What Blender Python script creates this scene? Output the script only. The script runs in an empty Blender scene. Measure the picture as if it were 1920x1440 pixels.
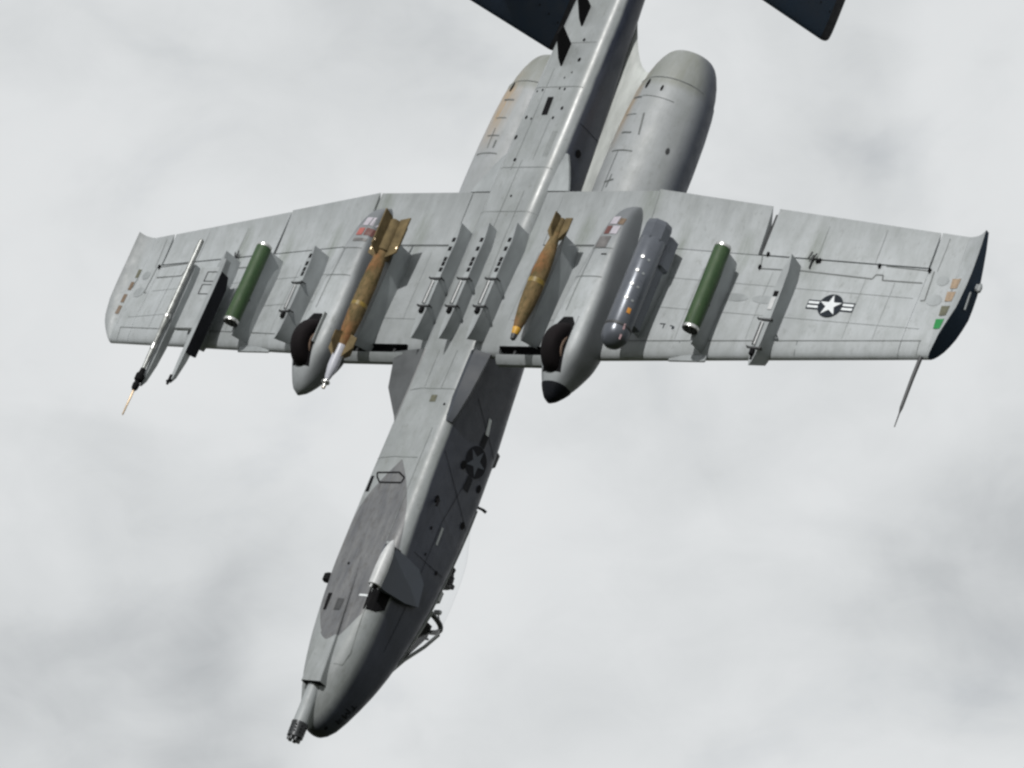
import bpy, bmesh, math, random
import numpy as np
from mathutils import Vector, Matrix
from mathutils.bvhtree import BVHTree
random.seed(4)
C = bpy.context.scene.collection
SC = bpy.context.scene
SC.render.engine = 'CYCLES'

# ------------------------------------------------------------------ camera, sky, sun, exposure
PITCH = math.radians(30)
CAM_LOC = Vector((0, 0, 1.7))
cr, su = math.cos(PITCH), math.sin(PITCH)
W_RIGHT, W_UP, W_FWD = Vector((1, 0, 0)), Vector((0, -su, cr)), Vector((0, cr, su))
cam = bpy.data.cameras.new('camera'); cam_o = bpy.data.objects.new('camera', cam); C.objects.link(cam_o)
cam_o.location = CAM_LOC
cam_o.rotation_euler = (math.radians(90) + PITCH, 0, 0)
cam.sensor_width = 36.0; cam.lens = 8381.0 / 1920 * 36
cam.clip_start = 0.1; cam.clip_end = 20000
SC.camera = cam_o

# attitude of the aircraft: x aft, y starboard, z up, seen from the camera
_R = np.array([[0.35311154, 0.76552844, 0.53784613], [-0.84880785, 0.02034466, 0.52830988], [0.39349394, -0.64308033, 0.65697048]])
_u, _s, _v = np.linalg.svd(_R); _R = _u @ _v
_Wm = np.array([W_RIGHT[:], (-W_UP)[:], W_FWD[:]]).T
_rot = _Wm @ _R
_T = np.array([(936.37656 - 960) / 117.739, (554.90306 - 720) / 117.739, 71.18328])
_loc = _Wm @ (_R @ (-np.array([8.0, 0, 0.5])) + _T) + np.array(CAM_LOC[:])
AIR = Matrix(((*_rot[0], _loc[0]), (*_rot[1], _loc[1]), (*_rot[2], _loc[2]), (0, 0, 0, 1)))

# sun: direction towards it, in the aircraft's frame, turned into the world
L_air = Vector((0.40, 0.11, -0.91)).normalized()
L_w = (AIR.to_3x3() @ L_air).normalized()
sun = bpy.data.lights.new('sun', 'SUN'); sun.energy = 3.15; sun.angle = math.radians(0.5); sun.color = (1.0, 0.98, 0.945)
sun_o = bpy.data.objects.new('sun', sun); C.objects.link(sun_o)
sun_o.rotation_euler = L_w.to_track_quat('Z', 'Y').to_euler()
EL = math.asin(L_w.z); AZ = math.atan2(L_w.x, L_w.y)

world = bpy.data.worlds.new('World'); SC.world = world; world.use_nodes = True
nt = world.node_tree; nt.nodes.clear()
N = nt.nodes.new; Lk = nt.links.new
out = N('ShaderNodeOutputWorld')
sky = N('ShaderNodeTexSky'); sky.sky_type = 'NISHITA'; sky.sun_disc = False
sky.sun_elevation = EL; sky.sun_rotation = AZ
bg_sky = N('ShaderNodeBackground'); bg_sky.inputs['Strength'].default_value = 0.09
Lk(sky.outputs[0], bg_sky.inputs['Color'])
tc = N('ShaderNodeTexCoord')
mp = N('ShaderNodeMapping'); mp.inputs['Scale'].default_value = (1, 1, 1.5); mp.inputs['Location'].default_value = (22.8339, 0.0368, 8.6265)
Lk(tc.outputs['Generated'], mp.inputs['Vector'])
def wnoise(scale, detail, rough, dist=0.0):
    n = N('ShaderNodeTexNoise'); n.inputs['Scale'].default_value = scale; n.inputs['Detail'].default_value = detail
    n.inputs['Roughness'].default_value = rough; n.inputs['Distortion'].default_value = dist
    Lk(mp.outputs[0], n.inputs['Vector']); return n
def wmath(op, a, b):
    m = N('ShaderNodeMath'); m.operation = op
    for i, q in enumerate((a, b)):
        if isinstance(q, (int, float)): m.inputs[i].default_value = q
        else: Lk(q, m.inputs[i])
    return m.outputs[0]
big = wnoise(7, 3, 0.45, 0.3); mid = wnoise(20, 4, 0.5, 0.6); fine = wnoise(60, 5, 0.6, 0.6)
mixv = wmath('ADD', wmath('ADD', wmath('MULTIPLY', big.outputs[0], 0.74), wmath('MULTIPLY', mid.outputs[0], 0.19)), wmath('MULTIPLY', fine.outputs[0], 0.07))
ramp = N('ShaderNodeValToRGB'); Lk(mixv, ramp.inputs[0])
e = ramp.color_ramp.elements
e[0].position = 0.34; e[0].color = (0.47, 0.49, 0.505, 1)
e[1].position = 0.66; e[1].color = (0.80, 0.812, 0.818, 1)
m1 = ramp.color_ramp.elements.new(0.45); m1.color = (0.655, 0.675, 0.685, 1)
m2 = ramp.color_ramp.elements.new(0.52); m2.color = (0.73, 0.748, 0.758, 1)
bg_cl = N('ShaderNodeBackground'); Lk(ramp.outputs[0], bg_cl.inputs['Color']); bg_cl.inputs['Strength'].default_value = 1.0
cover = N('ShaderNodeValToRGB'); Lk(mid.outputs[0], cover.inputs[0])
cover.color_ramp.elements[0].position = 0.1; cover.color_ramp.elements[0].color = (0.9, 0.9, 0.9, 1)
cover.color_ramp.elements[1].position = 0.4; cover.color_ramp.elements[1].color = (1, 1, 1, 1)
mx = N('ShaderNodeMixShader'); Lk(cover.outputs[0], mx.inputs[0]); Lk(bg_sky.outputs[0], mx.inputs[1]); Lk(bg_cl.outputs[0], mx.inputs[2])
Lk(mx.outputs[0], out.inputs['Surface'])

vs = SC.view_settings
vs.view_transform = 'Standard'; vs.look = 'None'; vs.exposure = 0.0; vs.gamma = 1.0; vs.use_curve_mapping = False
SC.cycles.filter_width = 2.5
SC.cycles.max_bounces = 6

# ------------------------------------------------------------------ materials
def nodes(name, rough=0.5, metal=0.0, spec=0.5):
    m = bpy.data.materials.new(name); m.use_nodes = True
    t = m.node_tree; b = t.nodes['Principled BSDF']
    b.inputs['Roughness'].default_value = rough; b.inputs['Metallic'].default_value = metal
    b.inputs['Specular IOR Level'].default_value = spec
    return m, t, b
def mth(t, op, a, b=None, c=None, clamp=False):
    m = t.nodes.new('ShaderNodeMath'); m.operation = op; m.use_clamp = clamp
    for i, q in enumerate((a, b, c)):
        if q is None: continue
        if isinstance(q, (int, float)): m.inputs[i].default_value = q
        else: t.links.new(q, m.inputs[i])
    return m.outputs[0]
def noise(t, vec, scale, detail=4, rough=0.55, sc=(1, 1, 1), loc=(0, 0, 0)):
    mp = t.nodes.new('ShaderNodeMapping'); mp.inputs['Scale'].default_value = sc; mp.inputs['Location'].default_value = loc
    t.links.new(vec, mp.inputs['Vector'])
    n = t.nodes.new('ShaderNodeTexNoise'); n.inputs['Scale'].default_value = scale
    n.inputs['Detail'].default_value = detail; n.inputs['Roughness'].default_value = rough
    t.links.new(mp.outputs[0], n.inputs['Vector']); return n.outputs[0]
def rmp(t, v, a, b, lo=0.0, hi=1.0):
    r = t.nodes.new('ShaderNodeMapRange'); r.inputs[1].default_value = a; r.inputs[2].default_value = b
    r.inputs[3].default_value = lo; r.inputs[4].default_value = hi
    t.links.new(v, r.inputs[0]); return r.outputs[0]
def mixc(t, f, a, b, mode='MIX'):
    m = t.nodes.new('ShaderNodeMix'); m.data_type = 'RGBA'; m.blend_type = mode
    if isinstance(f, (int, float)): m.inputs[0].default_value = f
    else: t.links.new(f, m.inputs[0])
    for i, q in ((6, a), (7, b)):
        if isinstance(q, tuple): m.inputs[i].default_value = (*q, 1)
        else: t.links.new(q, m.inputs[i])
    return m.outputs[2]
LIGHT = (0.333, 0.354, 0.370); DARK = (0.062, 0.074, 0.098)
def weather(t, vec, col, amt=1.0):
    """grime, stains and streaks running along the airflow"""
    streak = noise(t, vec, 2.0, 6, 0.7, (0.6, 1.9, 1.9))
    fine_ = noise(t, vec, 5.0, 6, 0.75, (0.45, 2.2, 2.2), (3, 1, 0))
    blot = noise(t, vec, 1.1, 6, 0.65, (1, 1, 1), (5, 2, 1))
    patch = noise(t, vec, 3.3, 5, 0.7, (1, 1, 1), (9, 4, 2))
    speck = noise(t, vec, 9, 6, 0.75, (0.6, 1, 1), (1, 7, 3))
    col = mixc(t, rmp(t, blot, 0.35, 0.65, 0.0, 0.34 * amt), col, (0.44, 0.465, 0.485))
    col = mixc(t, rmp(t, patch, 0.42, 0.72, 0.0, 0.30 * amt), col, (0.20, 0.22, 0.215))
    col = mixc(t, rmp(t, streak, 0.42, 0.70, 0.0, 0.36 * amt), col, (0.17, 0.185, 0.175))
    col = mixc(t, rmp(t, fine_, 0.52, 0.74, 0.0, 0.26 * amt), col, (0.13, 0.145, 0.13))
    col = mixc(t, rmp(t, speck, 0.56, 0.74, 0.0, 0.50 * amt), col, (0.12, 0.125, 0.11))
    return col, streak
def finish(t, b, vec, col, r0=0.42, r1=0.62):
    t.links.new(col, b.inputs['Base Color'])
    n = noise(t, vec, 5, 5, 0.6)
    t.links.new(rmp(t, n, 0.3, 0.7, r0, r1), b.inputs['Roughness'])
    bp = t.nodes.new('ShaderNodeBump'); bp.inputs['Strength'].default_value = 0.12; bp.inputs['Distance'].default_value = 0.02
    t.links.new(noise(t, vec, 3.0, 3, 0.5), bp.inputs['Height']); t.links.new(bp.outputs[0], b.inputs['Normal'])
def coords(t):
    c = t.nodes.new('ShaderNodeTexCoord'); s = t.nodes.new('ShaderNodeSeparateXYZ'); t.links.new(c.outputs['Object'], s.inputs[0])
    return c.outputs['Object'], s.outputs
def curve(t, v, pts, x0, x1):
    n = t.nodes.new('ShaderNodeFloatCurve'); cv = n.mapping.curves[0]
    P = [((x - x0) / (x1 - x0), y) for x, y in pts]
    cv.points[0].location = P[0]; cv.points[1].location = P[-1]
    for p in P[1:-1]: cv.points.new(*p)
    n.mapping.update()
    t.links.new(rmp(t, v, x0, x1, 0, 1), n.inputs['Value']); return n.outputs[0]

M = {}
# light grey paint for wings and stores racks
m, t, b = nodes('light_grey_paint'); vec, xyz = coords(t)
col, _ = weather(t, vec, LIGHT)
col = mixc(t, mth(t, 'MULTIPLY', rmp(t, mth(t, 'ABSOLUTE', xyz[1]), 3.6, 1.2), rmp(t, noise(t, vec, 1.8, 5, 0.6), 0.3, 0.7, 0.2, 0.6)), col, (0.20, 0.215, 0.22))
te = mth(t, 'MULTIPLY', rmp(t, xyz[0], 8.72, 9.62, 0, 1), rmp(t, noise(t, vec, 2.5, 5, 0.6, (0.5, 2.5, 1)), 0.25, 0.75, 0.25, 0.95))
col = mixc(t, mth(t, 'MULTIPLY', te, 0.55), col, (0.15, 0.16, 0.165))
ay_ = mth(t, 'ABSOLUTE', xyz[1])
def blob(cx, cy, rx, ry):
    dx = mth(t, 'DIVIDE', mth(t, 'SUBTRACT', xyz[0], cx), rx); dy = mth(t, 'DIVIDE', mth(t, 'SUBTRACT', ay_, cy), ry)
    d = mth(t, 'ADD', mth(t, 'MULTIPLY', dx, dx), mth(t, 'MULTIPLY', dy, dy)); return rmp(t, d, 0.0, 1.0, 1.0, 0.0)
stn = None
for q in ((9.45, 2.80, .45, .28), (8.75, 5.95, .6, .18), (8.85, 1.71, .5, .2), (8.7, 3.62, .5, .16), (8.6, 4.77, .5, .16), (7.2, 2.35, .9, .18), (8.75, .58, .6, .2)):
    v_ = blob(*q); stn = v_ if stn is None else mth(t, 'MAXIMUM', stn, v_)
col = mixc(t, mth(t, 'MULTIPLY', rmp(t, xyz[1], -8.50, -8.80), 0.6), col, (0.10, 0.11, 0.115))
stn = mth(t, 'MULTIPLY', stn, rmp(t, noise(t, vec, 4, 6, 0.7, (0.4, 2.5, 1)), 0.35, 0.65, 0.15, 0.75))
col = mixc(t, stn, col, (0.13, 0.15, 0.125)); finish(t, b, vec, col, 0.45, 0.62); M['light'] = m
# dark grey paint
m, t, b = nodes('dark_grey_paint'); vec, xyz = coords(t)
n1 = noise(t, vec, 2.5, 5, 0.6, (0.6, 1.6, 1.6)); n2 = noise(t, vec, 12, 4, 0.7)
col = mixc(t, rmp(t, n1, 0.3, 0.7), (0.070, 0.076, 0.085), (0.115, 0.122, 0.130)); col = mixc(t, rmp(t, n2, 0.6, 0.75, 0, 0.4), col, (0.05, 0.052, 0.055))
finish(t, b, vec, col, 0.4, 0.6); M['dark'] = m
# fuselage paint: light belly, dark flanks above a soft wavy line, dark false canopy on the belly
m, t, b = nodes('two_tone_fuselage_paint'); vec, xyz = coords(t); X, Y, Z = xyz
col, _ = weather(t, vec, (0.222, 0.237, 0.245), 1.1)
soot = mth(t, 'MULTIPLY', rmp(t, X, 0.3, 1.9, 0.75, 0.0), rmp(t, noise(t, vec, 3, 6, 0.7, (0.4, 3, 3)), 0.35, 0.7, 0.0, 0.8))
col = mixc(t, soot, col, (0.12, 0.125, 0.12))
edge = mth(t, 'ADD', Z, mth(t, 'MULTIPLY', mth(t, 'SUBTRACT', noise(t, vec, 1.5, 3), 0.5), 0.05))
lvl = curve(t, X, [(-.2, .85), (1.0, .86), (2.0, .80), (2.6, .70), (3.3, .58), (4.1, .50), (5.0, .44), (6.0, .41), (8.0, .38), (16.0, .42)], -.2, 16.0)
lvl = mth(t, 'SUBTRACT', mth(t, 'MULTIPLY', lvl, 0.6), 0.21)
wid = rmp(t, X, 1.5, 4.0, 0.16, 0.045)
fz = mth(t, 'ADD', mth(t, 'DIVIDE', mth(t, 'SUBTRACT', edge, lvl), wid), 0.5, clamp=True)
fc = curve(t, X, [(1.40, 0), (1.47, .12), (1.6, .24), (1.8, .36), (2.08, .50), (2.5, .575), (2.94, .60), (3.3, .57), (3.69, .50), (4.0, .385), (4.25, .25), (4.45, .12), (4.62, 0)], 1.4, 4.62)
ay = mth(t, 'ABSOLUTE', Y)
inside = rmp(t, mth(t, 'SUBTRACT', fc, ay), -0.004, 0.004)
inx = mth(t, 'MULTIPLY', mth(t, 'GREATER_THAN', X, 1.405), mth(t, 'LESS_THAN', X, 4.61))
inside = mth(t, 'MULTIPLY', mth(t, 'MULTIPLY', inside, inx), mth(t, 'LESS_THAN', Z, 0.35))
n1 = noise(t, vec, 2.5, 5, 0.6, (0.6, 1.6, 1.6)); n2 = noise(t, vec, 14, 5, 0.7, (0.5, 1, 1))
dk = mixc(t, rmp(t, n1, 0.3, 0.7), (0.017, 0.021, 0.034), (0.036, 0.042, 0.062)); dk = mixc(t, rmp(t, n2, 0.6, 0.75, 0, 0.35), dk, (0.03, 0.033, 0.04))
cn = noise(t, vec, 3, 6, 0.65, (0.4, 2.2, 1)); 
fcc = mixc(t, rmp(t, cn, 0.3, 0.7), (0.070, 0.074, 0.085), (0.155, 0.158, 0.162)); fcc = mixc(t, rmp(t, n2, 0.50, 0.68, 0, 0.6), fcc, (0.06, 0.056, 0.052)); fcc = mixc(t, rmp(t, noise(t, vec, 7, 6, 0.8, (0.5, 1.5, 1), (2, 2, 2)), 0.60, 0.72, 0, 0.6), fcc, (0.26, 0.26, 0.25))
col = mixc(t, fz, col, dk); col = mixc(t, inside, col, fcc)
finish(t, b, vec, col, 0.40, 0.56)
rr = t.nodes.new('ShaderNodeMath'); rr.operation = 'MULTIPLY'; old = b.inputs['Roughness'].links[0].from_socket
t.links.new(old, rr.inputs[0]); t.links.new(rmp(t, X, 8.8, 9.8, 1.0, 0.74), rr.inputs[1]); t.links.new(rr.outputs[0], b.inputs['Roughness'])
M['fus'] = m
# nacelle paint with exhaust stains
m, t, b = nodes('stained_nacelle_paint'); vec, xyz = coords(t); X, Y, Z = xyz
col, _ = weather(t, vec, (0.262, 0.275, 0.288), 0.8)
ny = mth(t, 'ABSOLUTE', Y)
st = noise(t, vec, 3.0, 6, 0.65, (0.6, 5, 5), (3, 0, 0))
zone = mth(t, 'MULTIPLY', rmp(t, X, 10.7, 11.6, 0, 1), rmp(t, X, 12.0, 12.7, 1, 0.25))
stbd = mth(t, 'SUBTRACT', 1.0, rmp(t, mth(t, 'ABSOLUTE', mth(t, 'SUBTRACT', Y, 1.02)), 0.02, 0.22, 0, 1))
port = mth(t, 'SUBTRACT', 1.0, rmp(t, mth(t, 'ABSOLUTE', mth(t, 'ADD', Y, 1.62)), 0.02, 0.34, 0, 1))
tan = mth(t, 'MULTIPLY', mth(t, 'MULTIPLY', rmp(t, st, 0.32, 0.56, 0.1, 1.0), zone), mth(t, 'MAXIMUM', stbd, port))
col = mixc(t, tan, col, (0.31, 0.215, 0.115))
rear = mth(t, 'MULTIPLY', rmp(t, X, 12.0, 12.12, 0, 1), rmp(t, noise(t, vec, 2.4, 5, 0.6, (0.5, 3, 3)), 0.3, 0.7, 0.45, 0.95))
col = mixc(t, rear, col, (0.185, 0.195, 0.175))
col = mixc(t, rmp(t, Z, 0.80, 1.12), col, (0.042, 0.052, 0.078))  # dark upper paint, brought down to stand in for the shaded flank
finish(t, b, vec, col, 0.48, 0.62); M['nac'] = m

def simple(name, c, rough=0.5, metal=0.0, spec=0.5, var=0.35, scale=8, sc=(1, 1, 1)):
    m, t, b = nodes(name, rough, metal, spec); vec, xyz = coords(t)
    n = noise(t, vec, scale, 5, 0.6, sc)
    lo = tuple(q * (1 - var) for q in c); hi = tuple(min(1, q * (1 + var * 0.6)) for q in c)
    t.links.new(mixc(t, rmp(t, n, 0.3, 0.7), lo, hi), b.inputs['Base Color'])
    t.links.new(rmp(t, n, 0.3, 0.7, rough * 0.85, min(1, rough * 1.2)), b.inputs['Roughness'])
    return m
M['railblack'] = simple('black_rail_paint', (0.010, 0.011, 0.015), 0.7, 0, 0.15)
m, t, b = nodes('shaded_flank_pod_paint'); vec, xyz = coords(t)
col, _ = weather(t, vec, LIGHT, 1.2)
col = mixc(t, mth(t, 'MULTIPLY', rmp(t, xyz[2], -0.50, -0.36), rmp(t, xyz[0], 5.7, 6.2, 0.6, 1.0)), col, (0.125, 0.135, 0.145)); finish(t, b, vec, col); M['podpaint'] = m  # flank shade put into the colour: darker above the underside
M['pylon'] = simple('pylon_grey_paint', (0.27, 0.29, 0.30), 0.5, var=0.25, scale=3, sc=(.5, 1, 1))
M['strut'] = simple('pale_worn_strut_paint', (0.42, 0.44, 0.43), 0.32, var=0.3, scale=2.5, sc=(.4, 2, 2))
M['fin'] = simple('navy_grey_fin_paint', (0.017, 0.031, 0.053), 0.7, 0, 0.18, var=0.25, scale=2)
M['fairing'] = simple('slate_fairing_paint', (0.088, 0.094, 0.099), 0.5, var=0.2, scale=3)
M['sidefair'] = simple('shaded_slate_fairing_paint', (0.035, 0.041, 0.052), 0.55, var=0.2, scale=3)  # shaded copy of the slate paint, for the starboard fairing
M['midgrey'] = simple('mid_slate_paint', (0.068, 0.080, 0.105), 0.5, var=0.15, scale=3)
M['fincap'] = simple('black_fin_cap', (0.003, 0.004, 0.007), 0.6, 0, 0.2)
M['black'] = simple('black_recess', (0.006, 0.006, 0.007), 0.8, 0, 0.12)
M['soot'] = simple('dark_grey_metal', (0.05, 0.052, 0.055), 0.5, 0.3)
M['rubber'] = simple('tyre_rubber', (0.010, 0.008, 0.009), 0.8, spec=0.12)
M['steel'] = simple('bare_steel', (0.50, 0.50, 0.49), 0.3, 0.9, var=0.25)
M['silver'] = simple('silver_tube', (0.27, 0.28, 0.275), 0.34, 0.3, var=0.55, scale=3.5, sc=(2, 1, 1))
M['gunsteel'] = simple('gun_steel', (0.045, 0.047, 0.05), 0.35, 0.6)
M['hub'] = simple('worn_wheel_hub', (0.30, 0.21, 0.16), 0.5, 0.2)
M['white'] = simple('white_print', (0.62, 0.65, 0.67), 0.5, var=0.08)
M['bright'] = simple('bright_fastener', (0.85, 0.85, 0.83), 0.3, var=0.03)
M['frame'] = simple('worn_frame_paint', (0.16, 0.175, 0.165), 0.45, var=0.3, scale=6)
M['ink'] = simple('dark_print', (0.016, 0.021, 0.028), 0.7, 0, 0.15, var=0.3)
M['inkfaint'] = simple('faint_seam_sealant', (0.20, 0.215, 0.215), 0.6, var=0.4, scale=4)  # sealant of the fainter panel joints
M['seam'] = simple('dark_seam_sealant', (0.10, 0.108, 0.108), 0.6, var=0.6, scale=4)
M['starside'] = simple('faded_grey_print', (0.050, 0.060, 0.078), 0.6, var=0.15)
M['tanlamp'] = simple('tan_lamp_cover', (0.30, 0.22, 0.15), 0.5, var=0.3, scale=20)
M['olivelamp'] = simple('olive_lamp_cover', (0.10, 0.10, 0.065), 0.5, var=0.3, scale=20)
M['greenlamp'] = simple('green_lens', (0.01, 0.20, 0.045), 0.3, var=0.12)
M['brown'] = simple('brown_cover', (0.13, 0.085, 0.05), 0.5, var=0.3, scale=20)
M['red'] = simple('red_cover', (0.34, 0.09, 0.075), 0.5, var=0.3, scale=20)
M['maroon'] = simple('maroon_cover', (0.11, 0.035, 0.03), 0.5, var=0.3, scale=20)
M['lilac'] = simple('pale_dispenser_face', (0.36, 0.34, 0.38), 0.5, var=0.15)
M['greybox'] = simple('warm_grey_cover', (0.12, 0.115, 0.115), 0.5)
M['podgrey'] = simple('pod_grey_paint', (0.100, 0.110, 0.130), 0.30, 0.3, var=0.18, scale=3)
M['orange'] = simple('orange_mark', (0.55, 0.23, 0.03), 0.45, var=0.2)
M['orangered'] = simple('orange_red_dot', (0.75, 0.12, 0.03), 0.45, var=0.1)
M['pink'] = simple('pink_strip', (0.45, 0.30, 0.32), 0.5, var=0.1)
M['mustard'] = simple('faded_mustard_band', (0.20, 0.135, 0.02), 0.5, var=0.5, scale=9)
M['yellow'] = simple('yellow_band', (0.48, 0.26, 0.02), 0.45, var=0.15)
M['brass'] = simple('brass_fitting', (0.55, 0.42, 0.28), 0.35, 0.6)
M['seeker'] = simple('pale_seeker_casing', (0.40, 0.41, 0.46), 0.4, var=0.12)
M['finpod'] = simple('pale_grey_casing', (0.45, 0.46, 0.47), 0.4, var=0.15)
m, t, b = nodes('green_launcher_paint', 0.45); vec, xyz = coords(t)
n1 = noise(t, vec, 5, 6, 0.65, (0.3, 2, 2)); n2 = noise(t, vec, 20, 5, 0.7)
col = mixc(t, rmp(t, n1, 0.3, 0.7), (0.020, 0.050, 0.018), (0.045, 0.082, 0.035)); col = mixc(t, rmp(t, n2, 0.58, 0.72, 0, 0.6), col, (0.13, 0.13, 0.075))
finish(t, b, vec, col, 0.5, 0.65); b.inputs['Specular IOR Level'].default_value = 0.3; M['green'] = m
m, t, b = nodes('worn_tan_bomb_paint', 0.5); vec, xyz = coords(t)
n1 = noise(t, vec, 3.2, 6, 0.65, (1, 2, 2)); n2 = noise(t, vec, 9, 5, 0.7, (1, 2, 2), (4, 1, 2)); n3 = noise(t, vec, 2.2, 3, 0.5, (1, 1, 1), (9, 2, 0))
col = mixc(t, rmp(t, n1, 0.35, 0.62), (0.070, 0.056, 0.026), (0.185, 0.128, 0.062)); col = mixc(t, rmp(t, n3, 0.48, 0.66, 0, 0.55), col, (0.24, 0.095, 0.038))
col = mixc(t, rmp(t, n2, 0.50, 0.66, 0, 0.75), col, (0.055, 0.052, 0.02))
finish(t, b, vec, col, 0.75, 0.9); b.inputs['Specular IOR Level'].default_value = 0.2; M['tan'] = m
M['tanfin'] = simple('tan_fin_paint', (0.145, 0.110, 0.058), 0.85, 0, 0.15, var=0.4, scale=6)
m, t, b = nodes('canopy_acrylic', 0.03); pass
t.nodes.remove(b); gl = t.nodes.new('ShaderNodeBsdfGlossy'); gl.inputs['Roughness'].default_value = 0.04
tr = t.nodes.new('ShaderNodeBsdfTransparent'); tr.inputs[0].default_value = (0.965, 0.97, 0.972, 1)
fr = t.nodes.new('ShaderNodeFresnel'); fr.inputs[0].default_value = 1.2; mxs = t.nodes.new('ShaderNodeMixShader')
dirt = noise(t, coords(t)[0], 6, 4)
geo = t.nodes.new('ShaderNodeNewGeometry')
t.links.new(mth(t, 'MULTIPLY', fr.outputs[0], mth(t, 'SUBTRACT', 1.0, geo.outputs['Backfacing'])), mxs.inputs[0]); t.links.new(tr.outputs[0], mxs.inputs[1]); t.links.new(gl.outputs[0], mxs.inputs[2])
t.links.new(rmp(t, dirt, 0.3, 0.7, 0.03, 0.09), gl.inputs['Roughness'])
t.links.new(mxs.outputs[0], t.nodes['Material Output'].inputs['Surface']); M['glass'] = m

# ------------------------------------------------------------------ mesh helpers
def mesh(name, verts, faces, mat, smooth=True, angle=35):
    me = bpy.data.meshes.new(name); bm = bmesh.new()
    vs_ = [bm.verts.new(v) for v in verts]
    for f in faces:
        try: bm.faces.new([vs_[i] for i in f])
        except ValueError: pass
    bmesh.ops.remove_doubles(bm, verts=bm.verts, dist=1e-5)
    bmesh.ops.recalc_face_normals(bm, faces=bm.faces)
    bm.to_mesh(me); bm.free()
    for p in me.polygons: p.use_smooth = smooth
    if smooth: me.set_sharp_from_angle(angle=math.radians(angle))
    for mm in (mat if isinstance(mat, (list, tuple)) else [mat]): me.materials.append(mm)
    return me
def link(name, me, parent, label=None, loc=None, kind=None):
    o = bpy.data.objects.new(name, me); C.objects.link(o)
    if parent is not None: o.parent = parent
    if loc is not None: o.location = loc
    if label: o['label'] = label
    if kind: o['kind'] = kind
    return o
def part(name, vf, mat, parent, label=None, smooth=True, angle=35, loc=None, kind=None):
    return link(name, mesh(name, vf[0], vf[1], mat, smooth, angle), parent, label, loc, kind)
def join(*vfs):
    V, F = [], []
    for v, f in vfs:
        o = len(V); V += list(v); F += [[i + o for i in q] for q in f]
    return V, F
def loft(secs, cap0=True, cap1=True, closed=True):
    n = len(secs[0]); V = [p for s in secs for p in s]; F = []
    for k in range(len(secs) - 1):
        for i in range(n if closed else n - 1):
            j = (i + 1) % n
            F.append([k * n + i, k * n + j, (k + 1) * n + j, (k + 1) * n + i])
    if cap0: F.append(list(range(n)))
    if cap1: F.append(list(range((len(secs) - 1) * n, len(secs) * n)))
    return V, F
def lathe(prof, y=0, z=0, n=24, cap=True):
    return loft([[(x, y + r * math.cos(a), z + r * math.sin(a)) for a in [2 * math.pi * i / n for i in range(n)]] for x, r in prof], cap, cap)
def box(x0, x1, y0, y1, z0, z1):
    V = [(x, y, z) for x in (x0, x1) for y in (y0, y1) for z in (z0, z1)]
    return V, [[0, 1, 3, 2], [4, 6, 7, 5], [0, 4, 5, 1], [2, 3, 7, 6], [0, 2, 6, 4], [1, 5, 7, 3]]
def bevbox(x0, x1, y0, y1, z0, z1, b):
    s = []
    for x, d in ((x0, b), (x0 + b, 0), (x1 - b, 0), (x1, b)):
        s.append([(x, y0 + d + b, z0 + d), (x, y1 - d - b, z0 + d), (x, y1 - d, z0 + d + b), (x, y1 - d, z1 - d - b), (x, y1 - d - b, z1 - d), (x, y0 + d + b, z1 - d), (x, y0 + d, z1 - d - b), (x, y0 + d, z0 + d + b)])
    return loft(s)
def prism(poly, fn, a, b):
    """poly of 2D points, fn(p, t) -> xyz at both ends"""
    n = len(poly); V = [fn(p, a) for p in poly] + [fn(p, b) for p in poly]
    return V, [list(range(n)), list(range(n, 2 * n))] + [[i, (i + 1) % n, n + (i + 1) % n, n + i] for i in range(n)]
def rod(p, q, r, n=10, r2=None):
    p, q = Vector(p), Vector(q); d = (q - p).normalized(); u = d.orthogonal().normalized(); v = d.cross(u)
    r2 = r if r2 is None else r2
    return loft([[tuple(c + (u * math.cos(a) + v * math.sin(a)) * rr) for a in [2 * math.pi * i / n for i in range(n)]] for c, rr in ((p, r), (q, r2))])
def tube(pts, r, n=8):
    return join(*[rod(pts[i], pts[i + 1], r, n) for i in range(len(pts) - 1)])
def interp(tab, x):
    if x <= tab[0][0]: return tab[0][1:]
    for a, b in zip(tab, tab[1:]):
        if x <= b[0]:
            f = (x - a[0]) / (b[0] - a[0]); return tuple(p + (q - p) * f for p, q in zip(a[1:], b[1:]))
    return tab[-1][1:]
def smooth_tab(tab, xs):
    """monotone cubic through the table"""
    X = np.array([r[0] for r in tab]); out_ = []
    cols = []
    for c in range(1, len(tab[0])):
        Yv = np.array([r[c] for r in tab]); h = np.diff(X); d = np.diff(Yv) / h
        mm = np.zeros(len(X)); mm[0] = d[0]; mm[-1] = d[-1]
        for i in range(1, len(X) - 1):
            mm[i] = 0 if d[i - 1] * d[i] <= 0 else (h[i - 1] + h[i]) / (h[i - 1] / d[i] + h[i] / d[i - 1])
        res = []
        for x in xs:
            i = min(max(np.searchsorted(X, x) - 1, 0), len(h) - 1); s = (x - X[i]) / h[i]
            res.append((2*s**3-3*s**2+1)*Yv[i] + (s**3-2*s**2+s)*h[i]*mm[i] + (-2*s**3+3*s**2)*Yv[i+1] + (s**3-s**2)*h[i]*mm[i+1])
        cols.append(res)
    return [tuple(c[i] for c in cols) for i in range(len(xs))]
def rrect(x, w, zb, zt, rb, rt, n=7):
    P = []
    H = (zt - zb) / 2
    rb = min(rb, w * .98, H * .98); rt = min(rt, w * .98, H * .98)
    for cx, cz, r, a0 in ((w - rb, zb + rb, rb, -90), (w - rt, zt - rt, rt, 0), (-w + rt, zt - rt, rt, 90), (-w + rb, zb + rb, rb, 180)):
        for i in range(n):
            a = math.radians(a0 + 90 * i / (n - 1)); P.append((x, cx + r * math.cos(a), cz + r * math.sin(a)))
    return P
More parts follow.
